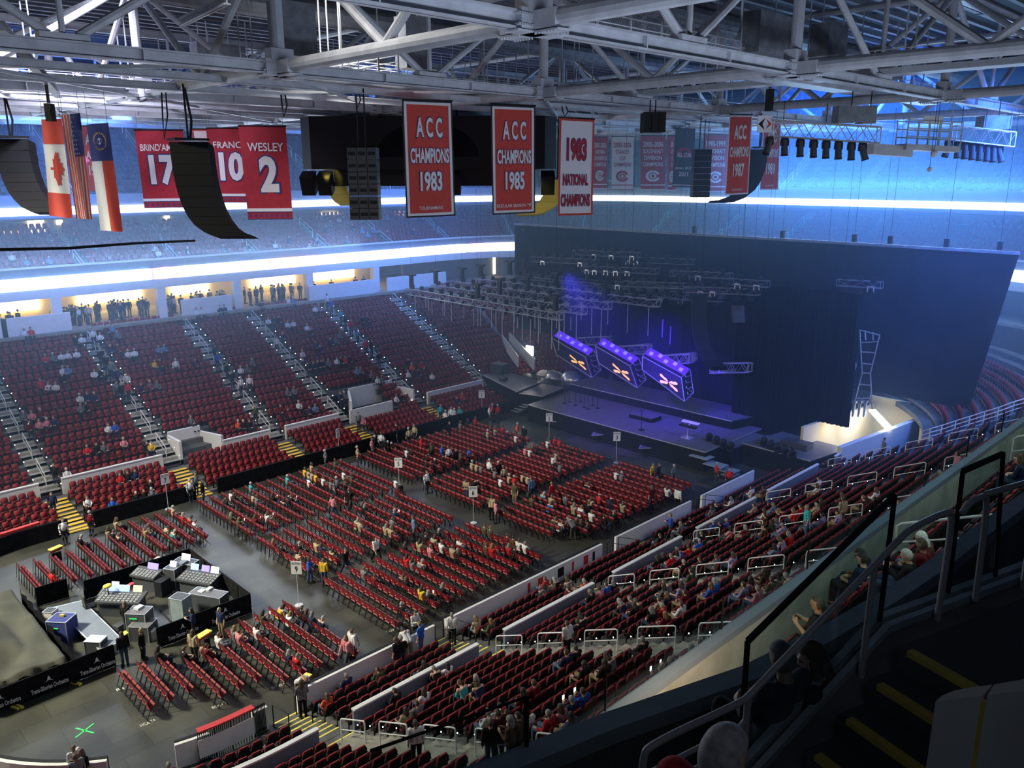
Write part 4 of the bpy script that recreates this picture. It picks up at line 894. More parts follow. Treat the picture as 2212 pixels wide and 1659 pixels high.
rest = [s[:4] for k, s in enumerate(seats) if k not in pk]+[s[:4] for s in clubseats if s[4] == 'club']+[c[:4] for c in nclub if not c[6]]
so = scatter([(lowsh, 0), (lowbk, 1), (lowct, 2)], rest, 'stadium_chair_mass', ['seatblk', 'redcush', 'red'])
tag(so, 'thousands of red stadium seats filling the far, end and upper tiers', 'stadium chair', 'stadium seats', 'stuff')
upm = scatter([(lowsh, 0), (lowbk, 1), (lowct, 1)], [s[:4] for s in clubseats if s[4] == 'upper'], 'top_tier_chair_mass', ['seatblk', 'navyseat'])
tag(upm, 'red stadium seats coloured dark blue for the gloom of the top tier under the roof', 'stadium chair', 'stadium seats', 'stuff')
# ================================================================ aisle rails and step lights
for a, s in enumerate(N_AISLE):
    k = 0
    for d0 in np.arange(4.35, 15.5, 2.55):
        k += 1; pts = []
        x0, y0, _ = bowl('N', s, d0); x1, y1, _ = bowl('N', s, d0+1.62)
        za = 1.25+.41*max(0, int((d0-4.18)/.85)); zb = 1.25+.41*int((d0+1.62-4.18)/.85)
        A = Vector((x0, y0, za)); B = Vector((x1, y1, zb)); ta = A+Vector((0, 0, 1.0)); tb = B+Vector((0, 0, .92))
        n = (tb-ta).normalized(); b = MB()
        b.tube([A, ta-Vector((0, 0, .1)), ta-Vector((0, 0, .03))+n*.03, ta+n*.1, tb-n*.1, tb-n*.03-Vector((0, 0, .03)), tb-Vector((0, 0, .1)), B], .028, 6); b.cyl(A+(ta-A)*.52, B+(tb-B)*.5, .022, n=5)
        if px(A)[0] < 0 or px(A)[1] > H+150: continue
        tag(b.build('handrail', 'railw'), 'pale looped handrail, %s up from the slate wall on the %s near aisle' % (od(k), od(a+1)), 'handrail', 'looped handrails on the near stairs')
    for i, (d, z) in enumerate(NU[:14]):
        x, y, yw = bowl('N', s+.72, d+.16); p = Vector((x, y, z+.34)); u, v, q = px(p)
        if not (0 < u < W and 0 < v < H and v < line_y(concline, u) and v < line_y(capline, u)): continue
        o = MB().box(p, (.028, .028, .04)).build('step_light', 'steplamp')
        tag(o, 'small glowing step light, %s row above the slate wall on the %s near aisle' % (od(i+1), od(a+1)), 'step light', 'step lights on the near stairs')
        if a < 3: spot('step_glow', (p.x-.1, p.y, p.z+.02), (p.x-.55, p.y+.05, z), 1.6 if a < 2 else 1.0, (1, .93, .68), 110, .03, .8)
for a, s in enumerate(F_AISLE):
    if s < 8: continue
    b = MB(); k = 0; lt = MB()
    for d0 in np.arange(6.2, 20.5, 2.6):
        i0 = int((d0-5.4)/.87); i1 = min(18, int((d0+1.7-5.4)/.87)); x0, y0, _ = bowl('F', s, d0); x1, y1, _ = bowl('F', s, d0+1.7)
        A = Vector((x0, y0, FU[i0][1])); B = Vector((x1, y1, FU[i1][1])); u = Vector((0, 0, .95)); b = MB()
        b.tube([A, A+u, B+u, B], .03, 5); b.cyl(A+u*.5, B+u*.5, .022, n=4); k += 1
        tag(b.build('handrail', 'railw'), 'pale handrail, %s from the bottom on the %s far aisle stairs' % (od(k), od(a)), 'handrail', 'handrails on the far stairs')
    for i, (d, z) in enumerate(FU):
        for sd in (-.72, .72):
            x, y, _ = bowl('F', s+sd, d+.1); lt.box((x, y, z+.35), (.05, .05, .06))
    tag(lt.build('step_light_string', 'steplamp'), 'tiny step lights along the %s far aisle stairs' % od(a), 'step light', 'far step lights')
# black rails at the floor end of the near aisles
for a, s in enumerate((14.0, 22.55, 35.6, 45.0)):
    for dx in (-.55, .5): tag(MB().tube([(s+dx, -13.4, .2), (s+dx, -13.4, 1.2), (s+dx, -14.7, 1.45), (s+dx, -14.7, .5)], .025, 6).build('handrail', 'black'), 'thin black handrail on the %s side of the %s near gap in the boards' % ('mixing-desk' if dx < 0 else 'stage', od(a+1)), 'handrail', 'black rails at the rink boards')
# red-topped penalty-gate rail at the bottom left
b = MB(); t = empty('gate_rail', (0, 0, 0))
P = [Vector((*bowl('N', s, .25)[:2], 0)) for s in (9.6, 10.6, 11.6, 12.7, 13.2)]
for p, q in zip(P[:-1], P[1:]):
    for f in np.arange(0, 1, .12): c = p+(q-p)*f; b.cyl(c, c+Vector((0, 0, 1.35)), .02, n=5)
    b.bar(p+Vector((0, 0, 1.35)), q+Vector((0, 0, 1.35)), .05, .05); b.bar(p+Vector((0, 0, .2)), q+Vector((0, 0, .2)), .05, .05)
b.build('bars', 'black', t); c = MB()
for p, q in zip(P[:-2], P[1:-1]): c.bar(p+Vector((0, 0, 1.42)), q+Vector((0, 0, 1.42)), .3, .06)
c.build('red_top', 'redbright', t); c = MB()
for p, q in zip(P[:-2], P[1:-1]): c.bar(p+Vector((-.05, -.1, .65)), q+Vector((-.05, -.1, .65)), .02, .8)
c.build('clear_panel', 'white', t); tag(t, 'black barred gate with red padded top at the bottom left boards', 'gate')
P = [onsurf(0, 1166, 1.0), onsurf(82, 1136, 1.0)]
P = [Vector((9.5, 13.0, 1.2)), Vector((12.2, 13.35, 1.2))]; tag(MB().bar(P[0], P[1], .3, .14).build('padded_rail', 'redbright'), 'red padded rail on top of the far boards at the left edge', 'rail')
# ================================================================ section signs
def text_mesh(body, bold=.0):
    cu = D.curves.new('txt', 'FONT'); cu.body = body; cu.size = 1; cu.offset = bold; cu.resolution_u = 3; cu.align_x = 'CENTER'
    o = D.objects.new('txt', cu); COL.objects.link(o); bpy.context.view_layer.update()
    me = D.meshes.new_from_object(o.evaluated_get(bpy.context.evaluated_depsgraph_get())); D.objects.remove(o); D.curves.remove(cu)
    V = np.array([v.co[:2] for v in me.vertices]); F = [list(p.vertices) for p in me.polygons]; D.meshes.remove(me)
    V -= V.min(0); V /= V.max(0); return V, F           # unit box
TC = {}
def text_into(b, body, fn, u0, u1, v0, v1, bold=.0):
    key = (body, bold)
    if key not in TC: TC[key] = text_mesh(body, bold)
    V, F = TC[key]; b.add([fn(u0+(u1-u0)*a, v0+(v1-v0)*c) for a, c in V], F); return b
for num, (x, y), yaw in (('1', (1041, 900), -46), ('2', (1186, 955), -46), ('3', (1331, 1000), -46), ('5', (863, 1062), -46), ('6', (1023, 1130), -40), ('9', (646, 1308), -46), ('7', (364, 1100), 0), ('4', (733, 992), 28)):
    p = onz(x, y, 0); t = empty('section_sign', p, R(yaw)); MB().cyl((0, 0, 0), (0, 0, .04), .22, n=12).cyl((0, 0, 0), (0, 0, 2.0), .02, n=6).build('pole', 'steel', t)
    pl = MB().box((0, 0, 2.2), (.56, .025, .74)).build('plate', 'white', t); b = MB()
    for sg in (-1, 1):
        f = lambda u, v, sg=sg: (sg*(-.26+.52*u)*-1*-1, -.015*sg, 1.84+.72*v)
        text_into(b, 'SECTION', f, .06, .94, .74, .92, .02); text_into(b, num, f, .45 if num == '1' else .36, .55 if num == '1' else .64, .14, .62, .03)
    b.build('lettering', 'black', pl); tag(t, 'white SECTION %s sign on a thin pole standing on the floor' % num, 'sign', 'section signs')
# ================================================================ mixing position
HD = 1.08
def dr(p, q, label, gap=0, z1=HD, z0=.01, mt='blackcloth'):
    p, q = Vector((*p, 0)), Vector((*q, 0)); L = (q-p).length; n = int(L/.25); rows = [[], []]; d = (q-p)/n; sd = Vector((-d.y, d.x, 0)).normalized()
    b = MB(); f = []; k = []
    for i in range(n+1): o = p+d*i+sd*.03*math.sin(i*1.7); f.append(o)
    b.sheet([[o+Vector((0, 0, z1)) for o in f], [o+Vector((0, 0, z0)) for o in f]]); b.bar(p+Vector((0, 0, z1)), q+Vector((0, 0, z1)), .06, .06)
    for i in range(int(L/2)+2): o = p+(q-p)*min(1, i*2/L); b.cyl(o, o+Vector((0, 0, z1)), .03, n=5)
    return tag(b.build('draped_barrier', mt), label, 'barrier')
dr((11.6, 3.5), (17.35, 3.35), 'black draped barrier along the far side of the mixing position')
dr((17.35, 3.35), (17.3, -4.05), 'black draped barrier along the stage side of the mixing position')
f1 = dr((17.3, -4.05), (12.5, -4.0), 'black lettered barrier in front of the mixing desks, right of the gap'); f2 = dr((10.5, -4.0), (5.2, -4.15), 'black lettered barrier in front of the tarp, left of the gap')
dr((11.6, 3.5), (11.3, 2.4), 'short black drape at the back left corner of the mixing position'); dr((9.55, 4.5), (11.05, 4.45), 'short black draped barrier between the tarp and the left floor chairs')
for o, xs in ((f1, (15.9, 13.7)), (f2, (9.7, 7.7, 5.8))):
    for x in xs:
        b = MB(); f = lambda u, v: (x-.75+1.5*u, -4.115 if x > 12 else -4.19, .22+.75*v)
        text_into(b, 'Trans-Siberian Orchestra', f, 0, 1, .05, .36, .02)
        b.add([f(u, v) for u, v in ((.38, .52), (.5, .62), (.62, .52), (.55, .62), (.53, .8), (.5, .9), (.47, .8), (.45, .62))], [(0, 1, 7), (1, 2, 3), (1, 3, 4, 5, 6, 7)]); b.build('lettering', 'white', o)
# olive tarp over the gear at the left edge: ridges over hidden cases, black skirt at the front
rows = []
for j in range(41):
    r_ = []
    for i in range(41):
        u, v = i/40, j/40; X = 3.0+5.9*u; Y = 5.3-9.1*v
        hgt = 2.5*max(0, 1-abs(u-.42)/.62)*max(.35, 1-abs(v-.45)/1.0)+.35*max(0, 1-abs(u-.5)*6)*max(0, 1-abs(v-.38)*5)+.5*max(0, 1-abs(u-.72)*5)*max(0, 1-abs(v-.7)*4)
        hgt = max(hgt, 1.12 if u < .97 and .02 < v < .985 else .02)+.05*math.sin(i*.55+j*.3)+.03*math.sin(i*.25-j*.8)
        r_.append((X+(.06*math.sin(j*1.3) if i == 40 else 0), Y+(.05*math.sin(i*1.5) if j == 40 else 0), .03 if i == 40 or j in (0, 40) else max(.03, hgt)))
    rows.append(r_)
tp = MB().sheet(rows).build('equipment_tarp', 'tarp', smooth=True); sk = MB(); f = [Vector((3.0+5.95*i/40, -3.86+.05*math.sin(i*1.5), 0)) for i in range(41)]+[Vector((8.97+.06*math.sin(j*1.3), -3.86+9.1*j/40, 0)) for j in range(41)]
sk.sheet([[o+Vector((0, 0, 1.02+.05*math.sin(k*.8))) for k, o in enumerate(f)], [o+Vector((0, 0, .02)) for o in f]]).build('side_skirt', 'blackcloth', tp)
tag(tp, 'large olive tarp thrown over equipment behind the lettered barrier at the left edge', 'tarp')
# desks, consoles, cases
def fz(x, y, z): return onz(x, y, z)
def case(x, y, z0, z1, w, d, yaw, label, mt='case', top='case', cat='case', name='flight_case', extra=None):
    p = fz(x, y, z1); t = empty(name, (p.x, p.y, z0), R(yaw)); h = z1-z0
    MB().box((0, 0, h/2), (w, d, h)).build('body', mt, t); b = MB()
    for i in (-1, 1):
        for j in (-1, 1): b.bar((i*w/2, j*d/2, 0), (i*w/2, j*d/2, h), .03, .03)
        b.bar((i*w/2, -d/2, h), (i*w/2, d/2, h), .03, .03); b.bar((-w/2, i*d/2, h), (w/2, i*d/2, h), .03, .03)
    b.build('edge_trim', 'alu', t)
    if top != mt: MB().box((0, 0, h+.012), (w-.05, d-.05, .02)).build('top', top, t)
    if extra: extra(t, h)
    return tag(t, label, cat)
M['fader'] = mat('console_fader_panel', (.30, .31, .35), .5, 0, .6, 14)
def console(x, y, w, d, yaw, label, scr, name='mixing_console', h=.95):
    p = fz(x, y, h); t = empty(name, (p.x, p.y, 0), R(yaw)); MB().box((0, 0, h*.45), (w*.92, d*.7, h*.9)).build('stand', 'case', t)
    MB().obox((0, 0, h), (w/2, 0, 0), (0, d/2, .10), (0, -.01, .06)).build('body', 'case', t); b = MB(); n = int(w/.22)
    for i in range(n):
        for j in range(4): b.obox((-w/2+.16+i*.22, -d*.36+j*d*.17, h+.075-.07+j*.032), (.075, 0, 0), (0, .05, .012), (0, 0, .012))
    b.build('fader_bank', 'fader', t)
    for sx, sw, mt in scr:
        MB().obox((sx, d*.42, h+.28), (sw/2, 0, 0), (0, .06, .17), (0, .012, -.004)).build('display', mt, t)
    return tag(t, label, 'console')
console(430, 1246, 2.2, 1.1, -62, 'largest mixing console with lit fader banks at the stage side corner', ((-.6, .5, 'screen'), (.1, .5, 'lilac'), (.7, .5, 'screenw')))
console(316, 1238, 1.6, .8, -62, 'mixing console by the far barrier with one tilted lilac display', ((.2, .7, 'lilac'),))
console(262, 1290, 2.4, 1.0, -50, 'lighting console with bright blue screens beside the grey deck', ((-.7, .6, 'screen'), (-.05, .6, 'screen'), (.7, .5, 'offwhite')))
console(240, 1280, 1.2, .7, -50, 'small side console with red and white buttons left of the blue screens', ((.1, .4, 'screenw'),))
case(400, 1212, 0, 1.25, 1.3, .7, -62, 'tall black gear rack with papers behind the largest console', extra=lambda t, h: MB().obox((0, .1, h+.2), (.28, 0, 0), (0, .05, .17), (0, .01, 0)).build('laptop_screen', 'screenw', t))
case(372, 1225, 0, 1.2, .7, .6, -62, 'black rack with a glowing laptop on top', extra=lambda t, h: MB().obox((0, .1, h+.15), (.2, 0, 0), (0, .05, .14), (0, .01, 0)).build('laptop_screen', 'screenw', t))
case(450, 1280, 0, .95, 1.9, .75, -62, 'long black flight case with silver edges and white lettering', top='stagetop')
case(388, 1288, 0, 1.3, .8, .7, -62, 'upright grey cabinet in the middle of the mixing position', mt='teal')
case(300, 1318, 0, 1.25, 1.0, .8, -50, 'silver-edged rack with a green status light', top='stagetop', extra=lambda t, h: MB().box((-.1, -.41, h*.8), (.4, .03, .06)).build('green_light', 'tape_g', t))
case(308, 1345, 0, .8, 1.0, .9, -50, 'low silver-edged rack in front of the green-lit rack', top='stagetop')
case(132, 1334, 0, 1.15, 1.0, .9, -50, 'blue-topped rack case beside the tarp with a yellow tool on it', mt='bnavy', top='bnavy', extra=lambda t, h: (MB().box((0, .1, h+.06), (.22, .14, .1)).build('yellow_tool', 'gold', t), MB().box((-.1, -.46, h*.7), (.4, .03, .05)).build('green_light', 'tape_g', t)))
case(206, 1380, 0, .75, .8, .6, -50, 'small case with a white top near the lettered barrier', top='white')
case(108, 1318, 0, .7, .5, .5, -50, 'small pale box between the tarp and the short drape', mt='offwhite')
P = [fz(145, 1282, .5), fz(182, 1272, .5), fz(243, 1378, .5), fz(228, 1400, .5)]
tag(slab('equipment_deck', [(9.9, 2.9), (11.2, 2.6), (11.3, -2.9), (10.2, -2.9)], .38, .48, side='alu', top='greywall', edge=[0, 1, 2, 3]), 'low grey equipment deck left of the lighting console', 'deck')
p = fz(232, 1266, 1.5); t = empty('task_lamp', (p.x, p.y, 0)); MB().cyl((0, 0, 0), (0, 0, 1.45), .03, n=6).build('pole', 'black', t); MB().sph((0, 0, 1.5), .24, (1, .7, .5)).build('shade', 'yellowpale', t); tag(t, 'yellow-green domed lamp on a pole behind the lighting console', 'lamp')
p = fz(190, 1290, 1.0); t = empty('office_chair', (p.x, p.y, 0)); MB().cyl((0, 0, .05), (0, 0, .45), .04).box((0, 0, .06), (.6, .08, .05)).box((0, 0, .06), (.08, .6, .05)).build('base', 'black', t); MB().box((0, 0, .48), (.5, .5, .08)).build('seat', 'black', t); MB().obox((-.22, 0, .85), (.04, 0, 0), (0, .24, 0), (-.03, 0, .32)).build('backrest', 'tarp', t); tag(t, 'pale green high-backed chair at the left end of the lighting console', 'chair')
for k, (x, y, z, w_, d_, h_, mt_, lab) in enumerate(((395, 1215, 1.25, .5, .35, .12, 'greywall', 'small grey control box on the papers rack'), (452, 1272, .97, .35, .25, .1, 'steel', 'small silver box on the long flight case'), (436, 1276, .97, .3, .3, .05, 'white', 'sheet of white paper on the long flight case'), (340, 1206, 1.0, .3, .2, .08, 'offwhite', 'pale notebook on the console by the far barrier'), (283, 1262, 1.0, .3, .25, .06, 'redbright', 'red folder on the lighting console'), (300, 1312, 1.27, .4, .3, .1, 'steel', 'silver unit on the green-lit rack'), (258, 1355, .0, .5, .4, .35, 'case', 'dark box on the floor below the lighting console'), (270, 1372, .0, .35, .3, .25, 'yellowpale', 'yellow crate on the floor near the barrier gap'), (330, 1370, .0, .4, .4, .5, 'white', 'white drink cooler by the barrier gap'), (352, 1268, .0, .7, .5, .9, 'black', 'black equipment rack behind the upright grey cabinet'), (225, 1300, .0, .5, .5, .55, 'tarp', 'olive stool beside the lighting console'), (410, 1262, 0, .5, .6, .7, 'black', 'black stool at the largest console'))):
    p = onz(x, y, z+h_/2); tag(MB().box((p.x, p.y, z+h_/2), (w_, d_, h_), .4).build('gear_box', mt_), lab, 'box')
for k, L_ in enumerate((((205, 1350), (218, 1372), (245, 1378), (262, 1395)), ((160, 1345), (190, 1362), (205, 1392)), ((345, 1318), (372, 1345), (395, 1352)))):
    tag(MB().tube([onz(x, y, .03) for x, y in L_], .035, 5).build('cable', 'tape_g' if k == 0 else 'black'), ('green', 'black', 'thin black')[k]+' cable lying on the floor of the mixing position', 'cable')
# floor marks
def cross(x, y, s, mt, lab):
    p = onz(x, y, .006); tag(MB().bar(p+Vector((-s, -s*.5, 0)), p+Vector((s, s*.5, 0)), .07, .008).bar(p+Vector((-s*.5, s, 0)), p+Vector((s*.5, -s, 0)), .07, .008).build('tape_mark', mt), lab, 'tape mark')
cross(183, 1578, .42, 'tape_g', 'bright green tape cross on the empty floor at the bottom left'); cross(535, 1312, .3, 'yellowpale', 'yellow tape cross on the floor at the corner of the mixing position')
for x, y, lab in ((158, 1474, 'second pair from the left'), (166, 1476, 'second pair, right one'), (32, 1528, 'leftmost pair'), (40, 1526, 'leftmost pair, right one')):
    p = onz(x, y, .05); tag(MB().obox((p.x, p.y, .05), (.10, -.22, 0), (.07, .03, 0), (0, 0, .04)).build('yellow_cable_ramp', 'yellowpale'), 'small yellow foot plate under the lettered barrier, ' + lab, 'foot plate', 'yellow foot plates')
for k, (x, y) in enumerate(((318, 1560), (472, 1522), (266, 1484), (592, 1408), (665, 1372), (845, 1360), (878, 1340), (600, 1480))):
    p = onz(x, y, .006); b = MB(); f = lambda u, v: (p.x-.3+.62*u, p.y-.14+.2*v-.06*u+.02*math.sin(9*u), .008)
    text_into(b, ('HCA 7A', 'ROW 7', 'R4', 'HA 3', 'ROW 5', 'ROW 1', 'R 2', 'ROW 6')[k], f, 0, 1 if k not in (2, 6) else .5, 0, 1, 0); tag(b.build('floor_marking', 'tape_w'), 'chalky white row marking, %s of those along the chair ends' % od(k+1), 'floor marking', 'chalk row markings')
# red and yellow folded chair boards, odd boxes
for x, y, lab in ((120, 1184, 'yellow and red folded board leaning by the left floor chairs'), (440, 1370, 'yellow and red folded chair board at the head of a rear row'), (656, 1466, 'yellow and orange folded board at the near boards beside the bending person')):
    p = onz(x, y, .8); t = MB().obox((p.x, p.y, .82), (.35, .12, 0), (-.06, .16, .0), (0, 0, .03)).build('folded_board', 'yellowpale'); MB().obox((p.x, p.y-.06, .72), (.36, .12, 0), (0, .03, 0), (0, 0, .10)).build('red_side', 'redbright', t); MB().box((p.x, p.y, .27), (.5, .12, .54)).build('legs', 'black', t); tag(t, lab, 'board')

for q in (seat0, fc0):
    for ch in list(q.children): D.objects.remove(ch)
    D.objects.remove(q)
# ================================================================ hung banners and flags
def banner(name, TL, TR, BR, BL, d, ang, base, els, label, cat='banner', grp=None, wave=.03, bar=True, fray=0):
    o3 = at(*TL, d); a = R(ang); ux = Vector((math.cos(a), math.sin(a), 0)); ny = Vector((-math.sin(a), math.cos(a), 0))
    def loc(p): q = onpl(*p, o3, ny)-o3; return (q.dot(ux), q.z)
    tl, tr_, br_, bl = map(loc, (TL, TR, BR, BL))
    def fn(u, v, off=0):
        x = (tl[0]*(1-u)+tr_[0]*u)*v+(bl[0]*(1-u)+br_[0]*u)*(1-v); z = (tl[1]*(1-u)+tr_[1]*u)*v+(bl[1]*(1-u)+br_[1]*u)*(1-v)
        return (x, wave*math.sin(u*7+v*2.5)*(1-v*.6)-off, z)
    t = MB().sheet([[fn(i/16, 1-j/10) for i in range(17)] for j in range(11)]).build(name, base, smooth=True); t.location = o3; t.rotation_euler = (0, 0, a)
    if bar: MB().cyl(Vector(fn(-.01, 1))+Vector((0, 0, .04)), Vector(fn(1.01, 1))+Vector((0, 0, .04)), .05, n=6).build('top_bar', 'black', t)
    for u in (.06, .94): q = Vector(fn(u, 1)); MB().cyl(q, (q.x, q.y, max(q.z+.3, ZB+.05-o3.z)), .012, n=4).build('hanging_wire', 'steel_dk', t)
    for nm, mt, items in els:
        b = MB(); of = .02+.012*('letter' in nm or 'number' in nm)+.02*(nm in ('numeral',))
        for it in items:
            if it[0] == 'r':     # rectangle strip
                _, u0, u1, v0, v1 = it; n = max(1, int((u1-u0)*16)); k = max(1, int((v1-v0)*10))
                b.sheet([[fn(u0+(u1-u0)*i/n, v1+(v0-v1)*j/k, of) for i in range(n+1)] for j in range(k+1)])
            elif it[0] == 't':   # text
                _, s, u0, u1, v0, v1, bo = it; text_into(b, s, lambda u, v: fn(u, v, of+.02), u0, u1, v0, v1, bo)
            elif it[0] == 'T':
                _, s, u0, u1, v0, v1, bo = it; text_into(b, s, lambda u, v: fn(u, v, of+.006), u0, u1, v0, v1, bo)
            elif it[0] == 'p':   # polygon fan
                P = it[1]; c = (sum(q[0] for q in P)/len(P), sum(q[1] for q in P)/len(P)); b.add([fn(*c, of)]+[fn(*q, of) for q in P], [(0, i+1, (i+1) % len(P)+1) for i in range(len(P))])
            elif it[0] == 'e':   # ring / ellipse
                _, cu, cv, ru, rv, k0, a0, a1 = it; n = 26; rows = [[], []]
                for i in range(n+1): an = a0+(a1-a0)*i/n; rows[0].append(fn(cu+ru*math.cos(an), cv+rv*math.sin(an), of)); rows[1].append(fn(cu+ru*k0*math.cos(an), cv+rv*k0*math.sin(an), of))
                b.sheet(rows)
        b.build(nm, mt, t)
    return tag(t, label, cat, grp)
def frame(e, f): return [('r', 0, 1, 0, f), ('r', 0, 1, 1-f, 1), ('r', 0, e, f, 1-f), ('r', 1-e, 1, f, 1-f)]
def inner(e, f, g, h): return [('r', e, 1-e, f, f+h), ('r', e, 1-e, 1-f-h, 1-f), ('r', e, e+g, f, 1-f), ('r', 1-e-g, 1-e, f, 1-f)]
for yr, TL, TR, BR, BL, foot, fb, d, lab in (('1983', (868, 215), (976, 220), (984, 466), (878, 471), 'TOURNAMENT', (.26, .74), 42, 'red 1983 conference banner with white lettering, largest of the hanging row'), ('1985', (1060, 226), (1156, 230), (1156, 460), (1064, 464), 'REGULAR SEASON TIE', (.10, .90), 47, 'red 1985 conference banner right of the largest banner')):
    banner('banner', TL, TR, BR, BL, d, -15, 'bred', [('black_edge', 'bblack', frame(.03, .014)), ('white_border', 'bwhite', inner(.03, .014, .05, .022)), ('lettering', 'bwhite', [('t', 'A C C', .25, .78, .69, .86, .03), ('t', 'CHAMPIONS', .12, .90, .47, .60, .03), ('t', yr, .30, .74, .225, .40, .035), ('t', foot, *fb, .065, .095, .01)]), ('letter_outline', 'bnavy', [('T', 'A C C', .235, .795, .68, .87, .05), ('T', 'CHAMPIONS', .11, .91, .462, .608, .05), ('T', yr, .285, .755, .217, .408, .06)])], lab, grp='championship banners')
banner('banner', (1209, 255), (1284, 259), (1280, 464), (1205, 466), 50, -15, 'bwhite', [('red_border', 'bred', frame(.05, .022)), ('lettering', 'bcrim', [('t', '1983', .22, .78, .57, .80, .035), ('t', 'NATIONAL', .13, .84, .32, .43, .03), ('t', 'CHAMPIONS', .08, .90, .10, .22, .03)]), ('letter_outline', 'bnavy', [('T', '1983', .205, .795, .56, .81, .06), ('T', 'NATIONAL', .12, .85, .312, .438, .05), ('T', 'CHAMPIONS', .07, .91, .092, .228, .05)])], 'white 1983 national champions banner with red border', grp='championship banners')
for yr, TL, TR, BR, BL, d, lab in (('1987', (1576, 249), (1625, 249), (1616, 419), (1566, 422), 55, 'narrow red 1987 conference banner left of the lamp truss'), ('1989', (1650, 262), (1687, 264), (1681, 410), (1641, 411), 66, 'red 1989 banner half hidden behind the lamp truss')):
    banner('banner', TL, TR, BR, BL, d, -44, 'bred', [('white_border', 'bwhite', frame(.04, .02)), ('lettering', 'bwhite', [('t', 'ACC', .24, .78, .70, .88, .03), ('t', 'CHAMPIONS', .10, .92, .48, .61, .03), ('t', yr, .28, .76, .23, .40, .035), ('t', 'TOURNAMENT', .26, .74, .05, .08, .0)])], lab, grp='championship banners')
# red number banners
for nm, num, TL, TR, BR, BL, d, nb, lab in (("BRIND'AMOUR", '17', (290, 282), (395, 282), (412, 448), (312, 450), 54, (.08, 1.05), 'crimson number 17 banner left of the black speaker hang'), ('FRANCIS', '10', (446, 278), (540, 278), (550, 438), (462, 438), 54, (.12, .93), 'crimson number 10 banner between the speaker hang and number 2'), ('WESLEY', '2', (515, 273), (617, 274), (633, 474), (536, 475), 50, (.15, .92), 'crimson number 2 banner, right-hand one of the three')):
    two = len(num) > 1; nn = (.22, .80) if two else (.36, .76)
    banner('banner', TL, TR, BR, BL, d, -44, 'bcrim', [('lettering', 'bwhite', [('t', nm, *nb, .74, .83, .015), ('t', num, *nn, .30, .69, .045)]), ('letter_outline', 'bnavy', [('T', num, nn[0]-.03, nn[1]+.03, .285, .705, .08)]), ('white_stripe', 'bwhite', [('r', 0, 1, .09, .125)]), ('dark_stripe', 'bnavy', [('r', 0, 1, .080, .092), ('r', 0, 1, 0, .012)]), ('flag_row', 'bnavy', [('r', .04+.118*i, .09+.118*i, .03, .06) for i in range(8)])], lab, grp='retired number banners', wave=.05)
banner('banner', (415, 280), (448, 280), (450, 302), (418, 302), 56, -44, 'bwhite', [('red_border', 'bred', frame(.08, .12))], 'white banner with red border mostly hidden behind the speaker hang')
banner('banner', (176, 273), (203, 273), (215, 412), (192, 412), 58, -44, 'bred', [('lettering', 'bwhite', [('t', 'A', .2, .7, .72, .88, .03), ('t', 'AM', .15, .95, .5, .62, .03), ('t', '19', .25, .8, .24, .4, .03)])], 'narrow red banner glimpsed between two hanging flags')
banner('banner', (836, 376), (872, 376), (872, 398), (838, 398), 62, -44, 'bred', [('white_border', 'bwhite', frame(.05, .08))], 'bottom strip of a red banner under the scoreboard')
# far red division banners
def ring(cu, cv, c='bwhite'): return [('e', cu, cv, .30, .105, .62, .4, 5.9), ('e', cu, cv, .14, .05, .5, 0, 6.28)]
far = ((1280, 1313, 297, 408, 'bcrim', ('2005-2006', 'EASTERN', 'CONFERENCE', 'CHAMPIONS'), 'leftmost crimson division banner, half hidden by the white banner'), (1321, 1369, 296, 410, 'bwhite', ('2005-2006', 'STANLEY', 'CUP', 'CHAMPIONS'), 'white cup champions banner among the far crimson ones'), (1384, 1438, 294, 410, 'bcrim', ('2005-2006', 'SOUTHEAST', 'DIVISION', 'CHAMPIONS'), 'crimson division banner in the middle of the far row'), (1442, 1462, 294, 412, 'bcrim', ('200', 'SO', 'D', 'CH'), 'sliver of crimson banner left of the black star banner'), (1520, 1572, 292, 414, 'bcrim', ('1998-1999', 'SOUTHEAST', 'DIVISION', 'CHAMPIONS'), 'crimson division banner behind the dark box hang'))
for x0, x1, y0, y1, base, tx, lab in far:
    lc = 'bwhite' if base == 'bcrim' else 'bcrim'; rows_ = [(.80, .90), (.68, .76), (.56, .64), (.44, .52)]
    banner('banner', (x0, y0), (x1, y0), (x1-2, y1), (x0, y1), 80, -44, base, [('lettering', lc, [('t', s, .5-.045*len(s), .5+.045*len(s), *rw, .02) for s, rw in zip(tx, rows_)]), ('swirl_emblem', lc, ring(.5, .26)), ('stripe', lc, [('r', 0, 1, .08, .10), ('r', 0, 1, .0, .015)])], lab, grp='far division banners')
banner('banner', (1459, 278), (1502, 280), (1497, 405), (1452, 404), 74, -44, 'bblack', [('lettering', 'bwhite', [('t', 'ALL STAR', .14, .86, .52, .60, .02), ('t', 'January 28-30', .1, .9, .30, .36, .01), ('t', '2011', .28, .72, .19, .27, .03)]), ('star_emblem', 'bcrim', [('e', .5, .60, .36, .085, .5, 0, 6.28)]), ('stripe', 'bwhite', [('r', .02, .98, .03, .045)])], 'black star game banner among the far crimson banners')
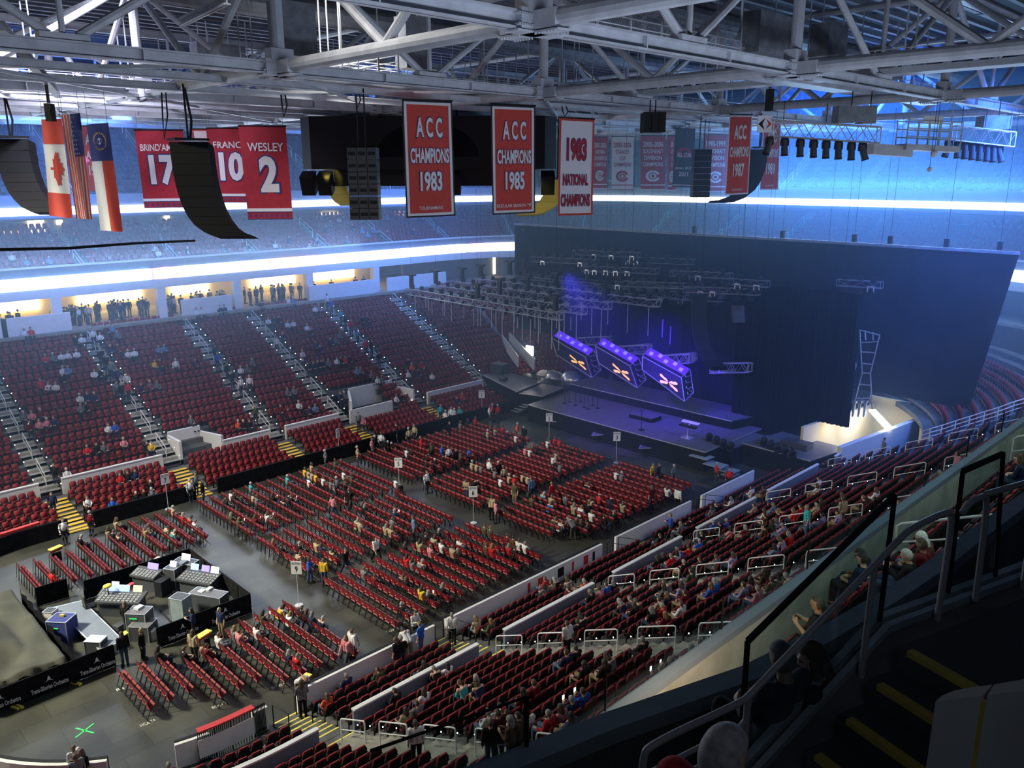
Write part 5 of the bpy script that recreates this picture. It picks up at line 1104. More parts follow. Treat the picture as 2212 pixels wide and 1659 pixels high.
# flags
leaf = [(0, .5), (.07, .36), (.16, .40), (.13, .17), (.24, .27), (.27, .20), (.41, .22), (.37, .10), (.43, .05), (.22, -.12), (.24, -.20), (.03, -.17), (.03, -.40)]
leaf = leaf+[(-x, y) for x, y in reversed(leaf[1:])]
banner('flag', (89, 258), (133, 256), (157, 472), (107, 466), 40, -44, 'bwhite', [('red_band', 'bred', [('r', 0, 1, .75, 1)]), ('red_band', 'bred', [('r', 0, 1, 0, .25)]), ('leaf_emblem', 'bred', [('p', [(.52+.95*y*.72, .5+x*.42) for x, y in leaf])])], 'hanging red and white maple leaf flag at the far left', 'flag', wave=.05, bar=False)
fl = [('stripe', 'bred', [('r', i/13, (i+1)/13, 0, 1 if i < 6 else .62) for i in range(0, 13, 2)])]
fl.append(('canton', 'bnavy', [('r', 6/13, 1, .60, 1)])); 
fl.append(('star_field', 'bwhite', [('p', [(.52+.095*i+.028*(1 if k % 2 else .45)*math.cos(k*PI/5), .63+.042*j+.014*(1 if k % 2 else .45)*math.sin(k*PI/5)) for k in range(10)]) for i in range(5) for j in range(9)]))
banner('flag', (132, 249), (173, 244), (199, 474), (165, 472), 39, -44, 'bwhite', fl, 'hanging star and stripe flag between the other two flags', 'flag', wave=.05, bar=False)
banner('flag', (187, 269), (234, 265), (265, 501), (217, 498), 40, -44, 'bwhite', [('blue_band', 'bnavy', [('r', 0, 1, .66, 1)]), ('red_band', 'bred', [('r', .5, 1, 0, .66)]), ('seal_emblem', 'gold', [('e', .5, .84, .30, .085, .78, 0, 6.28)]), ('seal_star', 'bwhite', [('e', .5, .84, .1, .03, .1, 0, 6.28)])], 'hanging blue, white and red state flag with a gold seal', 'flag', wave=.05, bar=False)
# ================================================================ speaker hangs, scoreboard, lamp trusses
fac = Vector((rt.x, rt.y, 0)).normalized()
def pcol(L, d): return [at(x, y, d) for x, y in L]
jarray('line_array', pcol(((407, 306), (410, 330), (413, 354), (417, 378), (422, 402), (429, 426), (437, 448), (448, 468), (462, 486), (484, 502), (507, 510)), 40), 1.9, .8, 'black', 'big black curved speaker hang between number banners 17 and 10')
jarray('line_array', pcol(((22, 300), (26, 325), (30, 350), (36, 372), (44, 394), (54, 414), (67, 432), (84, 448), (104, 458)), 46), 1.9, .8, 'black', 'dark curved speaker hang at the far left edge behind the flags')
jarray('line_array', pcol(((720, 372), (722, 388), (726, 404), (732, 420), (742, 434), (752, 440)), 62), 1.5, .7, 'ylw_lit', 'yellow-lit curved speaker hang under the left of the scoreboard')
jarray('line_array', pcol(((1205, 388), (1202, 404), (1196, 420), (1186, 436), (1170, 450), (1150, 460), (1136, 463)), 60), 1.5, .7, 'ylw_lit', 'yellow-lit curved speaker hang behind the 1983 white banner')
jarray('line_array', pcol(((1640, 322), (1638, 345), (1633, 368), (1625, 390), (1612, 410), (1594, 424), (1572, 432), (1552, 434)), 60), 1.3, .7, 'black', 'black curved speaker hang behind the 1987 banner')
# box clusters: 3 columns of boxes
def cluster(x0, y0, x1, y1, d, nx, nz, label, mt='case', dep=1.0):
    a, c = at(x0, y0, d), at(x1, y1, d); w = (c-a).dot(fac); h = a.z-at(x0, y1, d).z; t = empty('speaker_cluster', a)
    ny = Vector((-fac.y, fac.x, 0))
    for j in range(nz):
        for i in range(nx):
            o = fac*(w*(i+.5)/nx)+Vector((0, 0, -h*(j+.5)/nz))+ny*dep/2
            b = MB().obox(o, fac*w/nx*.47, ny*dep/2, (0, 0, h/nz*.47)); bb = b.build('speaker_box', mt, t)
            MB().obox(o-ny*(dep/2+.01), fac*w/nx*.36, ny*.01, (0, 0, h/nz*.14)).build('grille', 'black', bb)
    for f in (.35, .6): MB().cyl(fac*w*f+ny*dep/2, fac*w*f+ny*dep/2+Vector((0, 0, max(.5, 26.4-a.z))), .04, n=5).build('chain', 'black', t)
    return tag(t, label, 'speaker')
cluster(748, 318, 813, 478, 42, 3, 6, 'six-high cluster of dark speaker boxes left of the largest banner')
cluster(1500, 322, 1540, 428, 62, 1, 8, 'dark stack of speaker boxes before the crimson banners', 'black')
cluster(1392, 240, 1440, 286, 48, 3, 1, 'square black speaker box hanging above the far crimson banners', 'black', 1.6)
cluster(1660, 190, 1674, 240, 46, 1, 1, 'small upright black box hanging left of the lamp truss', 'black', .5); cluster(93, 222, 108, 262, 38, 1, 1, 'small black hoist box above the maple leaf flag', 'black', .4)
# scoreboard
a, c = at(648, 250, 55), at(1202, 255, 55); w = (c-a).length; t = empty('scoreboard', (a+c)/2+Vector((0, 0, 0)), math.atan2(fac.y, fac.x))
hz_ = w/2; pl = [(-hz_, 0), (-hz_+.8, -1.0), (hz_-.8, -1.0), (hz_, 0), (hz_, 6), (hz_-1, 7), (-hz_+1, 7), (-hz_, 6)]
MB().prism(pl, -3.4, 0).build('housing', 'black', t); MB().prism([(x*.82, y*.9+.3) for x, y in pl], -4.5, -3.4).build('lower_ring', 'black', t)
MB().add([(-hz_*.4+hz_*.8*(.5+.5*math.cos(PI*i/12)), -1.04, -2.6+2.2*math.sin(PI*i/12)) for i in range(13)], [tuple(range(13))]).build('dark_panel', 'drape', t)
for k, x in enumerate((-hz_*.93, -hz_*.8, hz_*.2, hz_*.93)):
    MB().obox((x, -1.1, -4.3), (.45, 0, 0), (0, .5, .2), (0, -.3, .6)).build('hung_speaker', 'black', t)
b = MB(); 
for x in (-hz_*.7, -.2*hz_, .2*hz_, hz_*.7): b.cyl((x, 3, 0), (x, 3, 1.2), .06, n=5)
b.build('support_cable', 'black', t); tag(t, 'huge black centre scoreboard housing seen from behind the hanging banners', 'scoreboard')
spot('sb_yellow', at(905, 236, 62)+Vector((0, 0, -.5)), at(960, 240, 64), 260, (1, .8, .25), 120, .2)
for x, y, d in ((735, 410, 58), (1170, 440, 56)): spot('yellow_glow', at(x-30 if x < 900 else x-60, y-30, d-4), at(x, y, d+2), 420, (1, .82, .12), 60, .2)
spot('warm_pipe', at(320, -30, 24), at(278, 60, 25), 500, (1, .92, .7), 30, .1)
# moving head lamp
def mhead(p, tilt, parent_label, i):
    t = empty('moving_head_lamp', p, math.atan2(fac.y, fac.x)); MB().box((0, 0, -.06), (.34, .3, .12)).build('base', 'black', t); MB().box((-.2, 0, -.28), (.05, .16, .36)).box((.2, 0, -.28), (.05, .16, .36)).box((0, 0, -.13), (.44, .16, .04)).build('yoke', 'black', t)
    d = Vector((math.sin(tilt)*.5, -.12, -math.cos(tilt))).normalized(); c = Vector((0, 0, -.34)); h = MB().cyl(c-d*.2, c+d*.62, .17, .2, 12).build('lamp_head', 'case', t); MB().cyl(c+d*.6, c+d*.66, .21, .21, 12).build('lens_ring', 'black', h)
    return tag(t, parent_label % od(i+1), 'stage light', 'moving lamps on the roof trusses')
def lamptruss(pa, pb, d, n, xs, y, lab, lablamp):
    p, q = at(*pa, d), at(*pb, d); q.z = p.z if abs(q.z-p.z) < 1.2 and False else q.z; b = MB(); t = empty('lamp_truss', p); lattice(b, (0, 0, 0), q-p, .55, .85, n, .04); b.build('lattice_frame', 'alu', t)
    for f in (.1, .5, .92): MB().cyl((q-p)*f+Vector((0, 0, .4)), (q-p)*f+Vector((0, 0, ZB-p.z)), .02, n=4).build('hanging_chain', 'black', t)
    tag(t, lab, 'truss')
    for i, x in enumerate(xs):
        f = (x-pa[0])/(pb[0]-pa[0]); o = p+(q-p)*f+Vector((0, 0, -.45)); mhead(o, (.9 if i in (0, len(xs)-1) else .08)*(-1 if i == 0 else 1)*(.6), lablamp, i)
lamptruss((1668, 277), (1898, 292), 46, 10, (1664, 1697, 1731, 1760, 1787, 1814, 1842, 1866), 320, 'silver box truss of moving lamps right of the 1989 banner', '%s moving lamp from the left on the truss beside the 1989 banner')
lamptruss((2062, 288), (2188, 302), 50, 8, (2052, 2072, 2088, 2104, 2120, 2136, 2150, 2162), 330, 'silver box truss of moving lamps right of the work cradle', '%s moving lamp from the left on the truss right of the work cradle')
for x, y, w_, h_, d, lab in ((1812, 228, 52, 36, 45, 'grey electrical box left one above the first lamp truss'), (1864, 228, 30, 38, 45, 'grey electrical box right one above the first lamp truss'), (2126, 250, 60, 28, 50, 'grey electrical box with orange mark above the second lamp truss')):
    p, q = at(x, y, d), at(x+w_, y+h_, d); t = MB().obox((p+q)/2+Vector((-fac.y, fac.x, 0))*.5, fac*(q-p).dot(fac)/2, Vector((-fac.y, fac.x, 0))*.5, (0, 0, (p.z-q.z)/2)).build('electrical_box', 'steel_dk'); k = MB().cyl((p+q)/2+Vector((0, 0, .4)), ((p+q)/2).to_tuple()[:2]+(26.5,), .03, n=4).build('hanging_chain', 'black', t); MB().obox(p+fac*.18+Vector((0, 0, -.3))-Vector((-fac.y, fac.x, 0))*.02, fac*.1, Vector((-fac.y, fac.x, 0))*.02, (0, 0, .12)).build('orange_mark', 'orange', t); tag(t, lab, 'electrical box')
# white logo board on the left end of the truss, work cradle, hanging bulbs
p, q = at(1636, 250, 46), at(1668, 286, 46); ny = Vector((-fac.y, fac.x, 0)); t = MB().obox((p+q)/2, fac*(q-p).dot(fac)/2, ny*.04, (0, 0, (p.z-q.z)/2)).build('logo_board', 'bwhite'); c = (p+q)/2-ny*.06; s_ = (q-p).dot(fac)/2
MB().add([c+fac*s_*x+Vector((0, 0, s_*z)) for x, z in ((.15, .7), (.9, 0), (.15, -.7), (.45, 0))], [(0, 1, 3), (3, 1, 2)]).build('red_arrow', 'bred', t); MB().add([c+fac*s_*x+Vector((0, 0, s_*z)) for x, z in ((0, .8), (-.9, 0), (0, -.8), (-.35, 0))], [(0, 1, 3), (3, 1, 2)]).build('black_arrow', 'black', t); tag(t, 'small white board with red and black arrowheads at the end of the lamp truss', 'sign')
p, q = at(1958, 312, 47), at(2074, 318, 47); t = empty('work_cradle', p); L = q-p; b = MB(); 
for z in (0, .45, .9, 1.35):
    for o in (Vector((0, 0, 0)), ny*1.4): b.cyl(o+Vector((0, 0, z)), o+L+Vector((0, 0, z)), .035, n=5)
for f in np.arange(0, 1.01, .2):
    for o in (Vector((0, 0, 0)), ny*1.4): b.cyl(L*float(f)+o, L*float(f)+o+Vector((0, 0, 1.38)), .035, n=5)
for f in (.1, .9): b.cyl(L*f+ny*.7+Vector((0, 0, 1.3)), L*f+ny*.7+Vector((0, 0, 26.6-p.z)), .04, n=5)
b.build('guard_rail', 'steel', t); MB().obox(L/2+ny*.7+Vector((0, 0, -.12)), L/2, ny*.75, (0, 0, .16)).build('deck', 'steel', t); MB().obox(L*.45+ny*.05+Vector((0, 0, 1.4)), L*.18, ny*.03, (0, 0, .22)).build('white_board', 'bwhite', t); tag(t, 'pale steel work cradle with railings hanging between the two lamp trusses', 'platform')
p, q = at(1878, 322, 48), at(1962, 328, 48); st(MB().obox((p+q)/2, (q-p)/2, ny*.6, (0, 0, .3)), 'catwalk')
for x, y, r_, lab in ((2008, 366, .14, 'small white bulb hanging lowest below the work cradle'), (2018, 332, .2, 'white dome camera hanging under the work cradle')):
    p = at(x, y, 47); t = MB().sph(p, r_).build('hanging_lamp', 'white'); MB().cyl(p, (p.x, p.y, 26.4), .015, n=4).build('cord', 'black', t); tag(t, lab, 'hanging lamp')
for x0, y0, ya, d, lab in ((613, 205, 252, 34, 'black cable loop hanging left of the scoreboard'), (772, 200, 232, 42, 'black cable loop above the speaker box cluster'), (355, 200, 300, 36, 'thick cable dropping to the big black speaker hang'), (1220, 230, 252, 46, 'bent black cable above the white 1983 banner')):
    p, q = at(x0-6, y0, d), at(x0, ya, d); tag(MB().tube([p, at(x0-4, (y0+ya)/2, d), q, at(x0+7, (y0+ya)/2, d), at(x0+3, y0, d)], .035, 5).build('cable_loop', 'black'), lab, 'cable')
p = at(0, 535, 30); tag(MB().tube([at(-40, 540, 33), at(60, 538, 34), at(150, 536, 36), at(230, 530, 38), at(300, 525, 41), at(420, 520, 46)], .07, 6).build('sagging_cable', 'black'), 'long black cable sagging across the view at the left', 'cable')
# ================================================================ foreground: top tier front, stair mouth, rails
TH = R(17); FU_ = Vector((math.cos(TH), -math.sin(TH), 0)); FV = Vector((math.sin(TH), math.cos(TH), 0))
def G(u, v, z): return Vector((EYE.x, EYE.y, 0))+FU_*u+FV*v+Vector((0, 0, z))
def fb(mb, u0, u1, v0, v1, z0, z1): return mb.obox(G((u0+u1)/2, (v0+v1)/2, (z0+z1)/2), FU_*(u1-u0)/2, FV*(v1-v0)/2, (0, 0, (z1-z0)/2))
# pale concrete wall in front of the club seats, glass on top, unseen cyan lamp added to light its back face
cw = MB().box((22, -34.87, 13.9), (62, .13, 1.5)).build('wall_club_front', 'conc', kind='structure'); MB().box((22, -34.86, 14.72), (62, .2, .12)).build('wall_cap', 'greywall', cw)
g_ = MB().box((22, -34.78, 15.08), (62, .015, .6)).build('window_1', 'glassd', kind='structure'); b = MB()
for x in np.arange(8, 50, 3.05): b.box((x, -34.78, 15.08), (.012, .03, .62))
b.build('glass_joint', 'black', g_)
area('wall_cyan_fill', (20, -35.5, 16.2), (20, -34.9, 14.2), 1.0, 30, (.5, .95, .85), R(150)).data.shape = 'RECTANGLE'
l_ = D.objects['wall_cyan_fill']; l_.data.size = 34; l_.data.size_y = .25; l_.data.energy = 150; l_.location = (20, -36.6, 17.2); l_.rotation_euler = (R(35), 0, 0)
area('wall_warm', (8.5, -36.3, 16.0), (10.5, -34.9, 14.0), .6, 60, (1, .75, .45), R(140))
st3 = MB()
for i, (Y, z) in enumerate(((-35.15, 13.3), (-36.0, 13.7), (-36.85, 14.1), (-37.7, 14.5))): st3.box((22, Y-.425, z-.15), (62, .85, .75))
st3.build('terrace_club_near', 'concdk', kind='structure')
for k, x in enumerate((17.4, 25.9)):
    b = MB(); A = Vector((x, -35.2, 13.9)); B = Vector((x, -37.4, 14.8)); u = Vector((0, 0, .95)); b.tube([A, A+u*.9, A+u+Vector((0, -.1, 0)), B+u, B], .03, 6); b.cyl(A+u*.5, B+u*.5, .025, n=5)
    tag(b.build('handrail', 'railw'), '%s pale handrail among the club seats behind the foreground glass' % ('left', 'right')[k], 'handrail')
    for y, z in ((-36.2, 14.35), (-37.0, 14.75)): o = MB().box((x+.7, y, z), (.07, .07, .1)).build('step_light', 'steplamp'); tag(o, 'bright step light beside the %s club aisle, %s one' % (('left', 'right')[k], 'lower' if y > -36.5 else 'upper'), 'step light', 'club step lights'); spot('club_glow', (x+.6, y, z), (x-.1, y, z-.4), 2.5, (1, .95, .75), 100, .03)
# upper tier front wall with its painted cap (curving), then floors
CP = [(3.27, -37.21), (4.46, -37.52), (5.81, -37.96), (6.76, -38.13), (7.97, -38.28), (9.0, -38.37), (10.35, -38.43), (12.1, -38.53), (16, -38.6), (26, -38.7)]
CP = [(-6, -34.4), (0, -36.22), (2.3, -36.93)]+CP
b = MB(); w = MB(); NN = []
for k in range(len(CP)):
    a, c = Vector(CP[max(0, k-1)]), Vector(CP[min(len(CP)-1, k+1)]); d = (c-a).normalized(); NN.append(Vector((-d.y, d.x)))
def capsec(mb, o0, o1, z0, z1):
    n = len(CP); vs = []
    for (x, y), q in zip(CP, NN):
        for o, z in ((o0, z0), (o0, z1), (o1, z1), (o1, z0)): vs.append((x+q.x*o, y+q.y*o, z))
    mb.add(vs, [(4*i+k, 4*i+(k+1) % 4, 4*i+4+(k+1) % 4, 4*i+4+k) for i in range(n-1) for k in range(4)]+[(0, 1, 2, 3), (4*n-1, 4*n-2, 4*n-3, 4*n-4)])
capsec(b, 0, -.2, 17.86, 18.0); capsec(w, -.03, -.18, 16.2, 17.87)
fw_ = w.build('wall_upper_front', 'concdk', kind='structure'); b.build('wall_cap', 'teal', fw_)
fl_ = MB(); fb(fl_, -6, 14, 3.5, 4.66, 16.0, 17.35); fl_.build('floor_front_row', 'carpet', kind='structure')
# glass with black top edge on the front wall, ends at a post
def glasspanel(pts, label, rail=.02, post=True):
    """pts: top-left, top-right, bottom-right, bottom-left"""
    t = empty('glass_panel', pts[3]); q = [Vector(p)-Vector(pts[3]) for p in pts]; n = (q[1]-q[0]).cross(q[3]-q[0]).normalized()*.006
    MB().ext([p-n for p in q], n*2).build('glass', 'glass', t); e = MB(); e.bar(q[0], q[1], .03 if post < 2 else .016, .035 if post < 2 else .016); 
    if post: e.bar(q[0], q[3], .028, .028) if post < 2 else None; e.bar(q[1], q[2], .028, .028)
    e.build('black_edge', 'black', t); return tag(t, label, 'glass panel')
pa, pb = onz(800, 1622, 18.42), onz(1137, 1505, 18.42); pc, pd = Vector((pb.x, pb.y, 18.0)), Vector((pa.x, pa.y, 18.0)); glasspanel((pa, pb, pc, pd), 'low glass panel with thin black top edge at the bottom middle', post=2)
# stair stringer with double cap line
sl = [(2.9, 18.02), (3.71, 18.13), (4.91, 18.92), (7.6, 18.95)]
def sg(mb, u0, z0, u1, z1, v0, v1, th):
    P = [G(u0, v0, z0), G(u1, v0, z1), G(u1, v1, z1), G(u0, v1, z0)]; return mb.add(P+[p-Vector((0, 0, th)) for p in P], [(0, 1, 2, 3), (7, 6, 5, 4), (0, 4, 5, 1), (1, 5, 6, 2), (2, 6, 7, 3), (3, 7, 4, 0)])
c1_ = MB(); c2_ = MB(); cb_ = MB()
for (u0, z0), (u1, z1) in (((3.2, 17.83), (4.91, 18.92)), ((4.91, 18.92), (9.0, 18.95))):
    sg(cb_, u0, z0-.03, u1, z1-.03, 3.22, 3.64, 2.2); sg(c1_, u0, z0+.03, u1, z1+.03, 3.56, 3.62, .06); sg(c2_, u0, z0+.03, u1, z1+.03, 3.46, 3.51, .06)
so_ = cb_.build('stair_stringer', 'concdk', kind='structure'); c1_.build('cap_strip', 'teal', so_); c2_.build('cap_strip', 'teal', so_)
glasspanel((G(3.59, 3.54, 19.16), G(4.89, 3.54, 19.94), G(4.89, 3.54, 18.95), G(3.60, 3.54, 18.15)), 'sloping glass panel with black edge along the foreground stairs')
glasspanel((G(5.63, 3.54, 19.99), G(6.1, 3.54, 20.05), G(6.25, 3.54, 18.98), G(5.66, 3.54, 18.98)), 'short upright glass panel with black edge at the head of the foreground stairs')
# landing, stairs, side wall
b = MB(); fb(b, 4.68, 10, 1.45, 3.22, 17, 18.98); b.build('floor_landing', 'carpet', kind='structure')
t = MB(); nz_ = MB()
for k in range(1, 9):
    u1 = 4.68-.27*(k-1); zt = 18.98-.175*k; fb(t, u1-.27, u1+.02, 1.45, 3.22, zt-1.2, zt)
for k in range(0, 8):
    u1 = 4.68-.27*k; zt = 18.98-.175*k; fb(nz_, u1-.008, u1+.055, 1.5, 3.15, zt-.035, zt+.006)
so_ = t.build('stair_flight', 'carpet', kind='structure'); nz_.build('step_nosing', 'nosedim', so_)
b = MB(); fb(b, -2, 2.55, 1.45, 3.5, 17.3, 17.55); b.build('floor_tunnel', 'carpet', kind='structure')
# concrete wall with a rounded end at the lower right: two slabs with a caulked joint
WZ = 20.5
W_ = lambda x, y: (lambda p: (p.x, p.y))(onz(x, y, WZ))
f0, f1 = Vector(W_(2021, 1515)), Vector(W_(2212, 1492)); fd = (f1-f0)
jt = f0+fd*.52; bk_ = [W_(2212, 1467), W_(2143, 1479)]; bd = Vector(bk_[0])-Vector(bk_[1])
MB().prism([tuple(f0), tuple(jt), W_(2143, 1479), W_(2098, 1484.5), W_(2060, 1492), W_(2034, 1503)], 17.3, WZ).build('wall_stair_mouth', 'conc', kind='structure')
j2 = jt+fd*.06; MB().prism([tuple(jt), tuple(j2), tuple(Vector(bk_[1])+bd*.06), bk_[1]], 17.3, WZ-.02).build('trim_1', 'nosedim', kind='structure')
MB().prism([tuple(j2), tuple(f0+fd*6), tuple(Vector(bk_[1])+bd*14), tuple(Vector(bk_[1])+bd*.06)], 17.3, WZ).build('wall_stair_mouth', 'conc', kind='structure')
b = MB(); fb(b, -3, 12, -6, .55, 16.5, 19.0); b.build('floor_upper_rows', 'carpet', kind='structure')
# handrails
def pipe(pts, r=.024): return MB().tube(pts, r, 10)
def smoothp(P, k=4):
    Q = [Vector(p) for p in P]
    for _ in range(k):
        N = [Q[0]]
        for a, c in zip(Q[:-1], Q[1:]): N += [a*.75+c*.25, a*.25+c*.75]
        Q = N+[Q[-1]]
    return Q
v = 3.40
t = empty('stair_handrail', G(4.6, v, 18.9)); inv = t.location.copy()
def rel(L): return [p-inv for p in L]
MB().tube(rel(smoothp([G(2.64, v, 17.6), G(2.65, v, 18.72), G(2.72, v, 18.79), G(3.44, v, 18.84), G(3.5, v, 18.87), G(4.83, v, 19.70), G(4.92, v, 19.74), G(5.28, v, 19.79), G(5.37, v, 19.75), G(5.35, v, 18.9)], 3)), .024, 10).build('top_rail', 'pipe', t)
for u, z0, z1 in ((3.49, 17.6, 18.85), (4.57, 18.6, 19.55)): MB().cyl(G(u, v, z0)-inv, G(u, v, z1)-inv, .024, n=10).build('post', 'pipe', t)
for dz in (.16, .31): MB().tube(rel([G(2.67, v, 18.74-dz), G(3.44, v, 18.82-dz), G(3.49, v, 18.86-dz)]), .018, 8).build('lower_bar', 'pipe', t)
tag(t, 'grey pipe handrail sloping along the foreground stairs', 'handrail')
t = empty('landing_handrail', G(6, v, 18.9)); inv = t.location.copy()
MB().tube(rel(smoothp([G(5.79, v, 18.95), G(5.76, v, 19.78), G(5.7, v, 19.83), G(5.62, v-.02, 19.84), G(5.5, v-.02, 19.82), G(5.42, v-.03, 19.76)], 3)), .024, 10).build('top_rail', 'pipe', t); MB().tube(rel(smoothp([G(5.72, v, 19.84), G(6.4, v, 19.84), G(8, v, 19.84)], 2)), .024, 8).build('long_rail', 'pipe', t)
for u in (6.4, 6.95, 7.6): MB().cyl(G(u, v, 18.9)-inv, G(u, v, 19.83)-inv, .024, n=10).build('post', 'pipe', t)
tag(t, 'grey pipe handrail on the landing at the right edge', 'handrail')
area('foreground_fill', G(1, -2, 25), G(4, 3, 18), 3, 12, (.75, .85, 1.0), R(140))

o = area('club_house_light', (20, -37.3, 17.6), (20, -36.2, 14), 1, 55, (1, .92, .85), R(150)); o.data.shape = 'RECTANGLE'; o.data.size = 34; o.data.size_y = .4  # unseen strip lamp added to brighten the club seats
# ================================================================ people
def caps(b, a, c, ra, rb, n=9):
    a, c = Vector(a), Vector(c); b.cyl(a, c, ra, rb, n); b.sph(a, ra, nu=n, nv=6); b.sph(c, rb, nu=n, nv=6)
def figure(J, vox=.0135, female=False):
    """J: joints. returns meshes body, shirt, shirt_short, trousers, shoes, hair, hair_long"""
    S = []
    def L(a, c, ra, rb, lab): S.append((Vector(a), Vector(c), ra, rb, lab))
    pe, ch, nk, hd = map(Vector, (J['pelvis'], J['chest'], J['neck'], J['head'])); fx = Vector(J['look']).normalized(); upv = (hd-nk).normalized(); sd = upv.cross(fx).normalized(); fx = sd.cross(upv)
    for s in (-1, 1):
        o = Vector((0, s*.075, 0)); L(pe+o, (pe+ch)/2+o*.9, .115, .112, 'torso'); L((pe+ch)/2+o*.9, ch+o*1.15, .112, .115, 'torso')
        sh_ = Vector(J['sh'+'LR'[s > 0]]); L(ch+o*1.1+Vector((0, 0, .04)), sh_, .10, .072, 'torso')
        el, wr, ha = (Vector(J[q+'LR'[s > 0]]) for q in ('el', 'wr', 'ha')); L(sh_, el, .058, .043, 'uparm'); L(el, wr, .043, .030, 'forearm')
        hdv = (ha-wr).normalized(); tn = Vector((0, -s, 0)); tn = (tn-hdv*tn.dot(hdv)).normalized(); b2 = hdv.cross(tn)
        L(wr, wr+hdv*.085, .031, .036, 'hand')
        for i, (ln, of) in enumerate(((.068, -.030), (.08, -.010), (.074, .010), (.058, .028))):
            k = wr+hdv*.09+b2*of; m1 = k+hdv*ln*.55+tn*.008; L(k, m1, .0105, .0098, 'hand'); L(m1, m1+hdv*ln*.4+tn*.022, .0098, .0085, 'hand')
        k = wr+hdv*.03-b2*.03; L(k, k+hdv*.045-b2*.03+tn*.01, .013, .011, 'hand'); L(k+hdv*.045-b2*.03+tn*.01, k+hdv*.078-b2*.03+tn*.018, .011, .009, 'hand')
        hp, kn, an, to = (Vector(J[q+'LR'[s > 0]]) for q in ('hp', 'kn', 'an', 'to')); L(hp, kn, .098, .063, 'thigh'); L(kn, an+(kn-an)*.55, .063, .062, 'shin'); L(an+(kn-an)*.55, an, .060, .040, 'shin'); L(an, to, .044, .036, 'foot'); L(an, an-(to-an)*.25+Vector((0, 0, -.03)), .04, .036, 'foot')
    L(ch+Vector((0, 0, .1)), nk, .075, .058, 'neck'); L(nk, nk+(hd-nk)*.5, .056, .054, 'neck')
    b = MB()
    for a, c, ra, rb, lab in S: caps(b, a, c, ra, rb)
    def H(f, s_, u): return hd+fx*f+sd*s_+upv*u
    hm = MB(); hm.sph((0, 0, 0), 1, (.098, .078, .118), 16, 12); hm.sph((.035, 0, -.055), 1, (.062, .058, .062), 12, 8); hm.sph((.10, 0, -.008), 1, (.022, .014, .026), 8, 6); hm.sph((.088, 0, .035), 1, (.018, .045, .012), 8, 6); hm.sph((.078, 0, -.095), 1, (.022, .022, .018), 8, 6)
    for s in (-1, 1): hm.sph((-.005, s*.080, -.005), 1, (.022, .012, .032), 8, 6)
    b.add([H(*v) for v in hm.v], hm.f)
    me0 = b.mesh('raw', []); o = D.objects.new('raw', me0); COL.objects.link(o)
    r = o.modifiers.new('r', 'REMESH'); r.mode = 'VOXEL'; r.voxel_size = vox; s_ = o.modifiers.new('s', 'SMOOTH'); s_.factor = .5; s_.iterations = 2
    dg = bpy.context.evaluated_depsgraph_get(); dg.update(); me = D.meshes.new_from_object(o.evaluated_get(dg)); D.objects.remove(o); D.meshes.remove(me0)
    n = len(me.vertices); V = np.empty(n*3); me.vertices.foreach_get('co', V); V = V.reshape(-1, 3); N = np.array([v.vector[:] for v in me.vertex_normals])
    F = [list(p.vertices) for p in me.polygons]; best = np.full(n, 9e9); lab = np.zeros(n, dtype=int); names = ['torso', 'uparm', 'forearm', 'hand', 'thigh', 'shin', 'foot', 'neck', 'head']
    for a, c, ra, rb, lb in S:
        a_, d_ = np.array(a), np.array(c-a); t = np.clip(((V-a_)@d_)/max(1e-9, d_@d_), 0, 1); dist = np.linalg.norm(V-(a_+t[:, None]*d_), axis=1)-(ra+(rb-ra)*t); m_ = dist < best; best[m_] = dist[m_]; lab[m_] = names.index(lb)
    hl = np.stack([(V-np.array(hd))@np.array(fx), (V-np.array(hd))@np.array(sd), (V-np.array(hd))@np.array(upv)], 1); m_ = (np.linalg.norm(hl/np.array([.12, .10, .135]), axis=1) < 1.02); lab[m_] = 8
    FA_ = [np.array(f) for f in F]
    for mm in ('skin', 'eye', 'lip'): me.materials.append(M[mm])
    fc = np.array([hl[f].mean(0) for f in FA_]); mi = np.zeros(len(F), dtype=np.int32)
    for s in (-1, 1): mi[(np.abs(fc[:, 1]-s*.033) < .015) & (np.abs(fc[:, 2]-.012) < .009) & (fc[:, 0] > .06)] = 1
    mi[(np.abs(fc[:, 1]) < .026) & (np.abs(fc[:, 2]+.058) < .009) & (fc[:, 0] > .07)] = 2
    me.polygons.foreach_set('material_index', mi); me.polygons.foreach_set('use_smooth', [True]*len(F)); me.name = 'body'
    def shell(name, labs, th, mt, cond=None):
        ids = [names.index(q) for q in labs]; ok = np.isin(lab, ids)
        if cond is not None: ok &= cond
        fs = [f for f in FA_ if ok[f].all()]; used = np.unique(np.concatenate(fs)); mp = {int(v): i for i, v in enumerate(used)}
        P = V[used]+N[used]*(th[used][:, None] if isinstance(th, np.ndarray) else th); mb = MB(); mb.add([tuple(p) for p in P], [[mp[int(i)] for i in f] for f in fs]); return mb
    z = V[:, 2]; out = {'body': me}
    tl = J['pelvis'][2]; sit = J.get('sit', False)
    waist = (z > tl-.02) if not sit else ((z > tl-.03) & (V[:, 0] < pe.x+.10))
    okT = np.isin(lab, [0, 1, 2])
    out['shirt'] = shell('shirt', ['torso', 'uparm', 'forearm', 'neck', 'thigh'], .014, 0, (okT | ((lab == 7) & (z < nk.z-.01)) | ((lab == 4) & waist)) & (np.where(lab == 0, waist, True))).mesh('shirt', 'cloth', True)
    out['shirt_short'] = shell('shirt', ['torso', 'uparm', 'neck', 'thigh'], .014, 0, (np.isin(lab, [0, 1]) | ((lab == 7) & (z < nk.z-.01)) | ((lab == 4) & waist)) & (np.where(lab == 0, waist, True))).mesh('short_sleeve_shirt', 'cloth', True)
